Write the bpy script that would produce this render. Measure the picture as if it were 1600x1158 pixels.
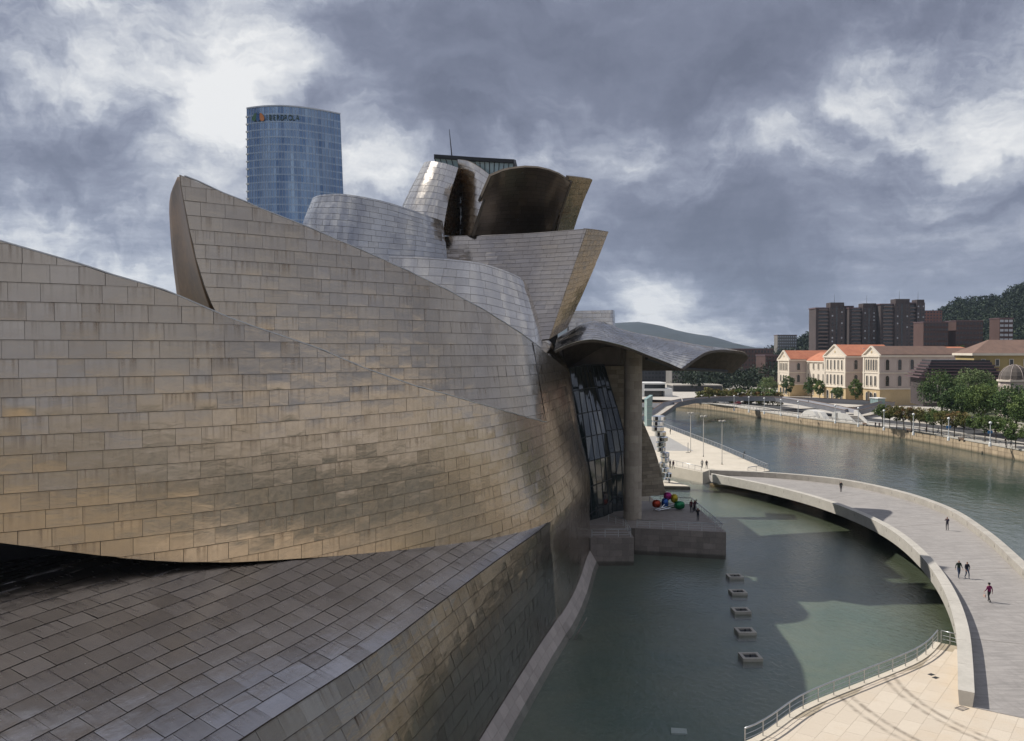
import bpy, bmesh, math, random
import numpy as np
from mathutils import Vector, Matrix

random.seed(7)
rng = np.random.default_rng(11)
SC = bpy.context.scene
for _o in list(bpy.data.objects):
    bpy.data.objects.remove(_o)
COL = SC.collection
PI = math.pi
rad = math.radians

# ---------------------------------------------------------------- camera
CAM_H = 24.7            # eye height above the pool, on a high road bridge
FPX = 1333.0            # focal length in pixels of the 1600 px wide photograph
PITCH = math.atan(31.0 / FPX)
CT, ST = math.cos(PITCH), math.sin(PITCH)
cam_d = bpy.data.cameras.new('camera')
cam_d.sensor_width = 36.0
cam_d.lens = 36.0 * FPX / 1600.0
cam_d.clip_start = 0.5
cam_d.clip_end = 30000.0
cam = bpy.data.objects.new('camera', cam_d)
cam.location = (0, 0, CAM_H)
cam.rotation_euler = (PI / 2 - PITCH, 0, 0)
COL.objects.link(cam)
SC.camera = cam

# ---------------------------------------------------------------- view
SC.view_settings.view_transform = 'Standard'
SC.view_settings.look = 'None'
SC.view_settings.gamma = 1.0
SC.view_settings.exposure = 0.0
SC.view_settings.use_curve_mapping = False
SC.render.engine = 'CYCLES'
SC.cycles.use_denoising = True
SC.cycles.max_bounces = 8
SC.cycles.glossy_bounces = 4
SC.cycles.diffuse_bounces = 3
SC.cycles.transparent_max_bounces = 8
SC.cycles.caustics_reflective = False
SC.cycles.caustics_refractive = False
SC.cycles.sample_clamp_indirect = 6.0

# ---------------------------------------------------------------- sun and sky
SUN_EL = rad(48.0)
SUN_AZ = math.atan2(-0.92, 0.39)      # from the left and a little ahead
SUN_DIR = Vector((math.sin(SUN_AZ) * math.cos(SUN_EL), math.cos(SUN_AZ) * math.cos(SUN_EL), math.sin(SUN_EL)))
sun_d = bpy.data.lights.new('sun', 'SUN')
sun_d.energy = 5.0
sun_d.angle = rad(0.55)
sun_d.color = (1.0, 0.95, 0.87)
sun = bpy.data.objects.new('sun', sun_d)
sun.rotation_euler = SUN_DIR.to_track_quat('Z', 'Y').to_euler()
sun.location = (-200, 80, 300)
COL.objects.link(sun)


def pix_dir(px, py):
    u, v = (px - 800) / FPX, (579 - py) / FPX
    return Vector((u, CT + v * ST, -ST + v * CT)).normalized()


def build_world():
    w = bpy.data.worlds.new('World')
    SC.world = w
    w.use_nodes = True
    w.cycles.sampling_method = 'MANUAL'
    w.cycles.sample_map_resolution = 256
    nt = w.node_tree
    for n in list(nt.nodes):
        nt.nodes.remove(n)
    N, L = nt.nodes.new, nt.links.new
    out = N('ShaderNodeOutputWorld')
    bg = N('ShaderNodeBackground')
    bg.inputs['Strength'].default_value = 0.10
    L(bg.outputs[0], out.inputs[0])
    sky = N('ShaderNodeTexSky')
    sky.sky_type = 'NISHITA'
    sky.sun_disc = False
    sky.sun_elevation = SUN_EL
    sky.sun_rotation = SUN_AZ
    sky.air_density = 1.2
    sky.dust_density = 2.0
    tc = N('ShaderNodeTexCoord')
    d = tc.outputs['Generated']

    def M(op, a, b=None, c=None, clamp=False):
        n = N('ShaderNodeMath')
        n.operation = op
        n.use_clamp = clamp
        for i, x in enumerate((a, b, c)):
            if x is None:
                continue
            if isinstance(x, (int, float)):
                n.inputs[i].default_value = x
            else:
                L(x, n.inputs[i])
        return n.outputs[0]

    def V(op, a, b):
        n = N('ShaderNodeVectorMath')
        n.operation = op
        for i, x in enumerate((a, b)):
            if isinstance(x, (tuple, Vector)):
                n.inputs[i].default_value = x
            elif not isinstance(x, (int, float)):
                L(x, n.inputs[i])
            else:
                n.inputs[3].default_value = x
        return n
    sep = N('ShaderNodeSeparateXYZ')
    L(d, sep.inputs[0])
    zz = M('ADD', M('MAXIMUM', sep.outputs[2], 0.0), 0.16)
    comb = N('ShaderNodeCombineXYZ')
    L(M('DIVIDE', sep.outputs[0], zz), comb.inputs[0])
    L(M('DIVIDE', sep.outputs[1], zz), comb.inputs[1])
    comb.inputs[2].default_value = 3.7

    def noise(vec, scale, detail, rough, dist, lac=2.1):
        n = N('ShaderNodeTexNoise')
        n.inputs['Scale'].default_value = scale
        n.inputs['Detail'].default_value = detail
        n.inputs['Roughness'].default_value = rough
        n.inputs['Distortion'].default_value = dist
        n.inputs['Lacunarity'].default_value = lac
        L(vec, n.inputs['Vector'])
        return n
    n1 = noise(comb.outputs[0], 0.55, 7, 0.55, 0.2)
    n2 = noise(comb.outputs[0], 1.9, 10, 0.58, 0.0, 2.2)
    n3 = noise(d, 4.6, 6, 0.55, 0.0)
    # ragged lookup direction for the cloud masses
    wv = V('SUBTRACT', n3.outputs['Color'], (0.5, 0.5, 0.5)).outputs[0]
    sc_ = N('ShaderNodeVectorMath')
    sc_.operation = 'SCALE'
    L(wv, sc_.inputs[0])
    sc_.inputs[3].default_value = 0.26
    dd = V('NORMALIZE', V('ADD', d, sc_.outputs[0]).outputs[0], 0).outputs[0]
    masses = [
        (70, 30, 95, .20), (320, 60, 90, .26), (130, 140, 55, .24), (300, 190, 45, .2), (50, 385, 80, .36),
        (215, 400, 60, .26), (570, 300, 70, .2), (850, 225, 60, .32), (1000, 222, 48, .30), (1245, 240, 34, .24),
        (1120, 245, 44, .40), (1430, 215, 60, .28), (1340, 150, 60, .18), (1570, 110, 100, .28), (1550, 230, 60, .16),
        (1030, 438, 46, .32), (985, 480, 36, .22), (1250, 445, 60, .10), (1075, 300, 35, .12), (1000, 507, 36, .24), (1110, 505, 45, .2), (1240, 470, 50, .14), (1180, 525, 45, .2),
        (640, 60, 170, -.2), (950, 120, 170, -.24), (1250, 50, 150, -.12), (90, 270, 110, -.2), (230, 250, 80, -.12),
        (1150, 370, 150, -.18), (1420, 370, 150, -.16)]
    acc = None
    for (px, py, sg, amp) in masses:
        v = pix_dir(px, py)
        dot = V('DOT_PRODUCT', dd, v).outputs['Value']
        s = sg / FPX
        e = M('MULTIPLY', M('EXPONENT', M('MULTIPLY', M('SUBTRACT', dot, 1.0), 1.0 / (s * s))), amp)
        acc = e if acc is None else M('ADD', acc, e)
    sq = N('ShaderNodeMapping')
    sq.inputs['Scale'].default_value = (1.0, 1.0, 1.9)
    L(dd, sq.inputs[0])
    n4 = noise(sq.outputs[0], 5.6, 11, 0.54, 0.0, 2.15)
    base = M('ADD', M('MULTIPLY', M('SUBTRACT', n1.outputs['Fac'], 0.5), 0.75), 0.51)
    base = M('ADD', base, M('MULTIPLY', acc, 1.2))
    det = M('ADD', M('MULTIPLY', M('SUBTRACT', n2.outputs['Fac'], 0.5), 0.95), M('MULTIPLY', M('SUBTRACT', n4.outputs['Fac'], 0.5), 2.0))
    am = N('ShaderNodeMapRange')
    L(base, am.inputs[0])
    for q, v in enumerate((0.18, 0.62, 0.62, 1.15)):
        am.inputs[q + 1].default_value = v
    f = M('ADD', base, M('MULTIPLY', det, am.outputs[0]), clamp=True)
    ramp = N('ShaderNodeValToRGB')
    L(f, ramp.inputs[0])
    cr = ramp.color_ramp
    pts = [(0.0, (1.42, 1.60, 2.25)), (0.25, (1.98, 2.20, 3.0)), (0.45, (2.85, 3.12, 4.02)),
           (0.62, (4.3, 4.6, 5.4)), (0.8, (6.6, 6.8, 7.2)), (1.0, (8.6, 8.65, 8.7))]
    for i, (p, c) in enumerate(pts):
        e = cr.elements[i] if i < 2 else cr.elements.new(p)
        e.position = p
        e.color = (c[0], c[1], c[2], 1)
    # thin gaps let the clear sky through
    gap = N('ShaderNodeMapRange')
    L(n1.outputs['Fac'], gap.inputs[0])
    gap.inputs[1].default_value = 0.36
    gap.inputs[2].default_value = 0.26
    gap.inputs[3].default_value = 0.0
    gap.inputs[4].default_value = 0.75
    mix = N('ShaderNodeMix')
    mix.data_type = 'RGBA'
    L(gap.outputs[0], mix.inputs[0])
    L(ramp.outputs[0], mix.inputs[6])
    L(sky.outputs[0], mix.inputs[7])
    L(mix.outputs[2], bg.inputs['Color'])


build_world()


# ---------------------------------------------------------------- projection helpers (used to lay out from survey pixels)
def U(px, py, Y):
    u, v = (px - 800) / FPX, (579 - py) / FPX
    t = Y / (CT + v * ST)
    return Vector((u * t, Y, CAM_H + (-ST + v * CT) * t))


def G(px, py, z):
    u, v = (px - 800) / FPX, (579 - py) / FPX
    t = (z - CAM_H) / (-ST + v * CT)
    return Vector((u * t, (CT + v * ST) * t, z))


def proj(P):
    P = np.asarray(P, float)
    x, y, z = P[..., 0], P[..., 1], P[..., 2] - CAM_H
    d = np.maximum(y * CT - z * ST, 0.5)
    return 800 + FPX * x / d, 579 - FPX * (y * ST + z * CT) / d


# ---------------------------------------------------------------- object helpers
def link(o, parent=None):
    COL.objects.link(o)
    if parent is not None:
        o.parent = parent
    return o


def tag(o, label=None, cat=None, group=None, kind=None):
    if label:
        o['label'] = label
    if cat:
        o['category'] = cat
    if group:
        o['group'] = group
    if kind:
        o['kind'] = kind
    return o


def empty(name, loc=(0, 0, 0), rz=0.0):
    o = bpy.data.objects.new(name, None)
    o.location = loc
    o.rotation_euler = (0, 0, rz)
    o.empty_display_size = 0.5
    return link(o)


def thing(name, label, cat, loc=(0, 0, 0), rz=0.0, group=None):
    return tag(empty(name, loc, rz), label, cat, group)


class MB:
    def __init__(s):
        s.v, s.f, s.m, s.r = [], [], [], []

    def face(s, pts, m=0, r=None):
        b = len(s.v)
        s.v += [tuple(p) for p in pts]
        s.f.append(tuple(range(b, b + len(pts))))
        s.m.append(m)
        s.r.append(random.random() if r is None else r)

    def hexa(s, p, m=0):
        b = len(s.v)
        s.v += [tuple(q) for q in p]
        r = random.random()
        for q in ((0, 3, 2, 1), (4, 5, 6, 7), (0, 1, 5, 4), (1, 2, 6, 5), (2, 3, 7, 6), (3, 0, 4, 7)):
            s.f.append(tuple(b + i for i in q))
            s.m.append(m)
            s.r.append(r)

    def box(s, x0, x1, y0, y1, z0, z1, m=0):
        s.hexa([(x0, y0, z0), (x1, y0, z0), (x1, y1, z0), (x0, y1, z0),
                (x0, y0, z1), (x1, y0, z1), (x1, y1, z1), (x0, y1, z1)], m)

    def bar(s, p0, p1, w, h, m=0, up=(0, 0, 1)):
        p0, p1 = Vector(p0), Vector(p1)
        d = (p1 - p0).normalized()
        a = d.cross(Vector(up))
        if a.length < 1e-4:
            a = d.cross(Vector((1, 0, 0)))
        a.normalize()
        b = a.cross(d).normalized()
        a, b = a * w / 2, b * h / 2
        s.hexa([p0 - a - b, p0 + a - b, p1 + a - b, p1 - a - b, p0 - a + b, p0 + a + b, p1 + a + b, p1 - a + b], m)

    def tube(s, pts, rs, n=8, m=0, cap=True):
        pts = [Vector(p) for p in pts]
        if isinstance(rs, (int, float)):
            rs = [rs] * len(pts)
        b0 = len(s.v)
        r = random.random()
        for i, p in enumerate(pts):
            d = (pts[min(i + 1, len(pts) - 1)] - pts[max(i - 1, 0)]).normalized()
            a = d.cross(Vector((0, 0, 1)))
            if a.length < 1e-3:
                a = Vector((1, 0, 0))
            a.normalize()
            b = d.cross(a).normalized()
            for k in range(n):
                t = 2 * PI * k / n
                s.v.append(tuple(p + (a * math.cos(t) + b * math.sin(t)) * rs[i]))
        for i in range(len(pts) - 1):
            for k in range(n):
                k2 = (k + 1) % n
                s.f.append((b0 + i * n + k, b0 + i * n + k2, b0 + (i + 1) * n + k2, b0 + (i + 1) * n + k))
                s.m.append(m)
                s.r.append(r)
        if cap:
            s.f.append(tuple(b0 + k for k in range(n - 1, -1, -1)))
            s.f.append(tuple(b0 + (len(pts) - 1) * n + k for k in range(n)))
            s.m += [m, m]
            s.r += [r, r]

    def prism(s, poly, z0, z1, m=0):
        n = len(poly)
        b = len(s.v)
        s.v += [(p[0], p[1], z0) for p in poly] + [(p[0], p[1], z1) for p in poly]
        s.f.append(tuple(b + i for i in range(n - 1, -1, -1)))
        s.f.append(tuple(b + n + i for i in range(n)))
        for i in range(n):
            j = (i + 1) % n
            s.f.append((b + i, b + j, b + n + j, b + n + i))
        r = random.random()
        s.m += [m] * (n + 2)
        s.r += [r] * (n + 2)

    def blob(s, c, rx, ry, rz, m=0, nu=10, nv=6, jit=0.0):
        b = len(s.v)
        r = random.random()
        for j in range(nv + 1):
            ph = PI * j / nv
            for i in range(nu):
                th = 2 * PI * i / nu
                k = 1 + random.uniform(-jit, jit)
                s.v.append((c[0] + rx * k * math.sin(ph) * math.cos(th), c[1] + ry * k * math.sin(ph) * math.sin(th),
                            c[2] + rz * k * math.cos(ph)))
        for j in range(nv):
            for i in range(nu):
                i2 = (i + 1) % nu
                s.f.append((b + j * nu + i, b + (j + 1) * nu + i, b + (j + 1) * nu + i2, b + j * nu + i2))
                s.m.append(m)
                s.r.append(r)

    def mesh(s, name, mats, smooth=False):
        me = bpy.data.meshes.new(name)
        me.from_pydata(s.v, [], s.f)
        if not isinstance(mats, (list, tuple)):
            mats = [mats]
        for x in mats:
            me.materials.append(x)
        if len(mats) > 1:
            me.polygons.foreach_set('material_index', s.m)
        at = me.attributes.new('rnd', 'FLOAT', 'FACE')
        at.data.foreach_set('value', s.r)
        if smooth:
            me.polygons.foreach_set('use_smooth', [True] * len(s.f))
        me.update()
        return me

    def build(s, name, mats, parent=None, smooth=False, bevel=0.0):
        me = s.mesh(name, mats, smooth)
        o = link(bpy.data.objects.new(name, me), parent)
        if bevel:
            b = o.modifiers.new('bevel', 'BEVEL')
            b.width = bevel
            b.segments = 2
            b.limit_method = 'ANGLE'
        return o


def inst(name, me, parent, loc=(0, 0, 0), rz=0.0, scale=None):
    o = bpy.data.objects.new(name, me)
    o.location = loc
    o.rotation_euler = (0, 0, rz)
    if scale is not None:
        o.scale = scale
    return link(o, parent)


def copy_thing(root, loc, rz=None, label=None, scale=None):
    r = root.copy()
    COL.objects.link(r)
    r.location = loc
    if rz is not None:
        r.rotation_euler = (0, 0, rz)
    if scale is not None:
        r.scale = (scale, scale, scale) if isinstance(scale, (int, float)) else scale
    if label:
        r['label'] = label
    for ch in list(root.children):
        c = ch.copy()
        COL.objects.link(c)
        c.parent = r
        for g in list(ch.children):
            e = g.copy()
            COL.objects.link(e)
            e.parent = c
    return r


# ---------------------------------------------------------------- materials
class NT:
    """small node-tree writer"""
    def __init__(s, name):
        s.mat = bpy.data.materials.new(name)
        s.mat.use_nodes = True
        s.nt = s.mat.node_tree
        for n in list(s.nt.nodes):
            s.nt.nodes.remove(n)
        s.out = s.nt.nodes.new('ShaderNodeOutputMaterial')
        s.bsdf = s.nt.nodes.new('ShaderNodeBsdfPrincipled')
        s.nt.links.new(s.bsdf.outputs[0], s.out.inputs[0])

    def N(s, t, **kw):
        n = s.nt.nodes.new('ShaderNode' + t)
        for k, v in kw.items():
            setattr(n, k, v)
        return n

    def L(s, a, b):
        s.nt.links.new(a, b)

    def put(s, sock, x):
        if isinstance(x, (int, float)):
            sock.default_value = x
        elif isinstance(x, (tuple, list)):
            sock.default_value = tuple(x) + ((1,) if len(x) == 3 and sock.type == 'RGBA' else ())
        else:
            s.L(x, sock)

    def M(s, op, a, b=None, c=None, clamp=False):
        n = s.N('Math', operation=op)
        n.use_clamp = clamp
        for i, x in enumerate((a, b, c)):
            if x is not None:
                s.put(n.inputs[i], x)
        return n.outputs[0]

    def mapr(s, x, a, b, c=0.0, d=1.0):
        n = s.N('MapRange')
        s.put(n.inputs[0], x)
        for i, q in enumerate((a, b, c, d)):
            s.put(n.inputs[i + 1], q)
        return n.outputs[0]

    def mix(s, f, a, b, mode='MIX'):
        n = s.N('Mix', data_type='RGBA', blend_type=mode)
        s.put(n.inputs[0], f)
        s.put(n.inputs[6], a)
        s.put(n.inputs[7], b)
        return n.outputs[2]

    def noise(s, vec, scale, detail=4, rough=0.55, dist=0.0, col=False):
        n = s.N('TexNoise')
        n.inputs['Scale'].default_value = scale
        n.inputs['Detail'].default_value = detail
        n.inputs['Roughness'].default_value = rough
        n.inputs['Distortion'].default_value = dist
        if vec is not None:
            s.L(vec, n.inputs['Vector'])
        return n.outputs['Color' if col else 'Fac']

    def pos(s, scale=(1, 1, 1)):
        g = s.N('NewGeometry')
        m = s.N('Mapping')
        m.inputs['Scale'].default_value = scale
        s.L(g.outputs['Position'], m.inputs[0])
        return m.outputs[0]

    def attr(s, name):
        return s.N('Attribute', attribute_name=name).outputs['Fac']

    def bump(s, h, strength, dist):
        b = s.N('Bump')
        b.inputs['Strength'].default_value = strength
        b.inputs['Distance'].default_value = dist
        s.L(h, b.inputs['Height'])
        s.L(b.outputs[0], s.bsdf.inputs['Normal'])

    def set(s, **kw):
        names = {'base': 'Base Color', 'rough': 'Roughness', 'metal': 'Metallic', 'spec': 'Specular IOR Level',
                 'alpha': 'Alpha', 'trans': 'Transmission Weight', 'coat': 'Coat Weight'}
        for k, v in kw.items():
            s.put(s.bsdf.inputs[names[k]], v)
        return s


def simple(name, c1, c2=None, scale=1.0, rough=0.8, metal=0.0, bump=0.0, bscale=None, spec=0.4, stretch=(1, 1, 1), rv=0.0):
    t = NT(name)
    p = t.pos(stretch)
    c2 = c2 or tuple(x * 0.8 for x in c1)
    n1 = t.noise(p, scale, 5, 0.6)
    n2 = t.noise(p, scale * 7.3, 4, 0.6)
    f = t.M('ADD', t.M('MULTIPLY', n1, 0.65), t.M('MULTIPLY', n2, 0.35))
    base = t.mix(t.mapr(f, 0.36, 0.64), c1, c2)
    if rv:
        base = t.mix(t.mapr(t.attr('rnd'), 0, 1, 0, rv), base, (0.0, 0.0, 0.0))
    t.set(base=base, rough=rough, metal=metal, spec=spec)
    if bump:
        t.bump(t.noise(p, bscale or scale * 9, 4, 0.6), bump, 0.05)
    return t.mat


def titanium(name, base, dirt, rough, streak, lite=None, bumpk=0.14, rk=0.6, rd=0.8):
    """weathered titanium shingle: UVMap = metres along/up the sheet, panel_uv = place inside one shingle"""
    t = NT(name)
    uv = t.N('UVMap', uv_map='UVMap').outputs[0]
    pv = t.N('UVMap', uv_map='panel_uv').outputs[0]
    rnd = t.attr('rnd')
    sp = t.N('SeparateXYZ')
    t.L(pv, sp.inputs[0])
    off = t.N('CombineXYZ')
    t.L(t.M('MULTIPLY', rnd, 37.0), off.inputs[1])
    m1 = t.N('Mapping')
    m1.inputs['Scale'].default_value = (4.6, 0.10, 1)
    t.L(uv, m1.inputs[0])
    va = t.N('VectorMath', operation='ADD')
    t.L(m1.outputs[0], va.inputs[0])
    t.L(off.outputs[0], va.inputs[1])
    st = t.noise(va.outputs[0], 1.0, 3, 0.55)
    st = t.mapr(st, 0.47, 0.74)
    down = t.mapr(sp.outputs[1], 0.05, 1.0, 0.12, 1.0)       # runs start under the seam above
    vary = t.mapr(t.M('FRACT', t.M('MULTIPLY', rnd, 7.31)), 0, 1, 0.15, 1.1)
    st = t.M('MULTIPLY', t.M('MULTIPLY', t.M('MULTIPLY', st, down), vary), streak, clamp=True)
    seam = t.M('MULTIPLY', t.mapr(sp.outputs[1], 0.90, 1.0), 0.35 * streak, clamp=True)
    big = t.noise(uv, 0.13, 4, 0.6)
    tone = t.mix(t.mapr(rnd, 0, 1, 0, rk), base, tuple(b * k for b, k in zip(base, (rd + 0.02, rd, rd - 0.03))))
    tone = t.mix(t.M('MULTIPLY', t.mapr(big, 0.42, 0.68), 0.45), tone, lite or tuple(b * k for b, k in zip(base, (0.86, 0.80, 0.70))))
    col = t.mix(st, tone, dirt)
    col = t.mix(seam, col, dirt)
    fine = t.noise(uv, 2.6, 4, 0.6)
    t.set(base=col, metal=1.0, rough=t.M('ADD', t.mapr(fine, 0.3, 0.7, rough - 0.03, rough + 0.04), t.M('MULTIPLY', st, 0.12)), spec=0.5)
    mb = t.N('Mapping')
    mb.inputs['Scale'].default_value = (0.7, 1.7, 1)
    t.L(uv, mb.inputs[0])
    vb = t.N('VectorMath', operation='ADD')
    t.L(mb.outputs[0], vb.inputs[0])
    t.L(off.outputs[0], vb.inputs[1])
    t.bump(t.noise(vb.outputs[0], 1.0, 3, 0.5, 0.4), bumpk, 0.10)
    return t.mat


MT = {}
MT['ti'] = titanium('titanium', (0.56, 0.485, 0.40), (0.17, 0.115, 0.075), 0.21, 0.8)
MT['ti_roof'] = titanium('titanium_roof', (0.60, 0.57, 0.56), (0.17, 0.15, 0.15), 0.23, 0.9, lite=(0.70, 0.65, 0.61), bumpk=0.22, rk=0.9, rd=0.66)
MT['ti_low'] = titanium('titanium_lower', (0.35, 0.32, 0.275), (0.06, 0.038, 0.026), 0.20, 1.0, bumpk=0.28, rk=1.0, rd=0.7)  # base darkened to carry the lower wall's dark pool reflection
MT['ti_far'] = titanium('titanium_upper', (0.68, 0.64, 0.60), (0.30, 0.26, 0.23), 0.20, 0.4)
MT['ti_dark'] = titanium('titanium_dim_reflect', (0.27, 0.225, 0.185), (0.12, 0.095, 0.08), 0.30, 0.3)  # dark reflections in the overhanging hollow are put into the base colour
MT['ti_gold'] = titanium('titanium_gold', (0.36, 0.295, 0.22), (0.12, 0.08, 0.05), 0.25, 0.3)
MT['ti_boat'] = titanium('titanium_rose', (0.50, 0.445, 0.40), (0.22, 0.18, 0.155), 0.20, 0.4)
MT['ti_drum'] = titanium('titanium_sky_tint', (0.47, 0.465, 0.475), (0.20, 0.19, 0.19), 0.18, 0.4)  # blue sky sheen of the drum is put into the base colour
MT['ti_back'] = simple('seam_backing', (0.14, 0.115, 0.09), (0.09, 0.075, 0.06), 1.5, 0.75, 0.5)  # dark metal backing seen in the gaps between shingles
MT['plinth_stone'] = simple('plinth_limestone', (0.50, 0.435, 0.39), (0.42, 0.36, 0.32), 0.8, 0.8, bump=0.1, rv=0.2)
MT['lantern_glass'] = simple('lantern_glass', (0.46, 0.60, 0.61), (0.36, 0.50, 0.52), 0.5, 0.06, spec=0.8)
MT['reflected_gold'] = simple('reflected_gold', (0.16, 0.10, 0.05), (0.07, 0.045, 0.026), 0.35, 0.42, 0.35, spec=0.15)  # golden and dark reflections of the fin end are put into the colour
MT['column_stone'] = simple('column_limestone', (0.46, 0.40, 0.32), (0.38, 0.325, 0.26), 1.0, 0.8, bump=0.1, rv=0.25)
MT['limestone'] = simple('limestone', (0.47, 0.40, 0.30), (0.36, 0.30, 0.215), 1.2, 0.85, bump=0.15, rv=0.35)
MT['granite'] = simple('granite', (0.34, 0.29, 0.255), (0.25, 0.215, 0.19), 0.9, 0.8, bump=0.15, rv=0.3)
MT['joint'] = simple('joint_mortar', (0.16, 0.14, 0.12), None, 2, 0.95)
MT['concrete'] = simple('concrete', (0.46, 0.43, 0.38), (0.34, 0.315, 0.28), 0.7, 0.9, bump=0.12)
MT['pale_concrete'] = simple('pale_concrete', (0.50, 0.47, 0.42), (0.40, 0.375, 0.335), 0.5, 0.9, bump=0.1)
MT['steel'] = simple('brushed_steel', (0.52, 0.53, 0.54), (0.42, 0.43, 0.44), 3, 0.38, 0.9)
MT['dark_steel'] = simple('dark_steel', (0.035, 0.038, 0.042), None, 3, 0.6, 0.1)
MT['mirror'] = simple('polished_steel', (0.80, 0.81, 0.83), (0.72, 0.73, 0.75), 2, 0.07, 1.0)
MT['white'] = simple('white_paint', (0.78, 0.78, 0.76), (0.68, 0.68, 0.66), 1, 0.6)
MT['glass'] = simple('dark_glass', (0.025, 0.035, 0.035), (0.012, 0.018, 0.02), 0.6, 0.06, spec=0.9)
MT['teal_glass'] = simple('teal_glass', (0.27, 0.37, 0.365), (0.20, 0.29, 0.29), 0.5, 0.08, spec=0.8)
MT['land'] = simple('earth_and_paving', (0.27, 0.25, 0.21), (0.18, 0.17, 0.14), 0.04, 0.95)
MT['asphalt'] = simple('asphalt', (0.055, 0.055, 0.058), (0.04, 0.04, 0.042), 0.6, 0.9)


# ---------------------------------------------------------------- curved sheets clad with shingles
def hermite(kn, vals, q):
    """C1 interpolation of vals (n, ...) at knots kn for query q (m,)"""
    kn = np.asarray(kn, float)
    vals = np.asarray(vals, float)
    q = np.asarray(q, float)
    n = len(kn)
    if n == 2:
        w = ((q - kn[0]) / (kn[1] - kn[0])).reshape((-1,) + (1,) * (vals.ndim - 1))
        return vals[0] * (1 - w) + vals[1] * w
    tg = np.zeros_like(vals)
    for i in range(n):
        if i == 0:
            tg[i] = (vals[1] - vals[0]) / (kn[1] - kn[0])
        elif i == n - 1:
            tg[i] = (vals[-1] - vals[-2]) / (kn[-1] - kn[-2])
        else:
            h0, h1 = kn[i] - kn[i - 1], kn[i + 1] - kn[i]
            tg[i] = ((vals[i] - vals[i - 1]) / h0 * h1 + (vals[i + 1] - vals[i]) / h1 * h0) / (h0 + h1)
    k = np.clip(np.searchsorted(kn, q, side='right') - 1, 0, n - 2)
    h = kn[k + 1] - kn[k]
    sh = (-1,) + (1,) * (vals.ndim - 1)
    x = ((q - kn[k]) / h).reshape(sh)
    hh = h.reshape(sh)
    return ((2 * x**3 - 3 * x**2 + 1) * vals[k] + (x**3 - 2 * x**2 + x) * hh * tg[k]
            + (-2 * x**3 + 3 * x**2) * vals[k + 1] + (x**3 - x**2) * hh * tg[k + 1])


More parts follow.
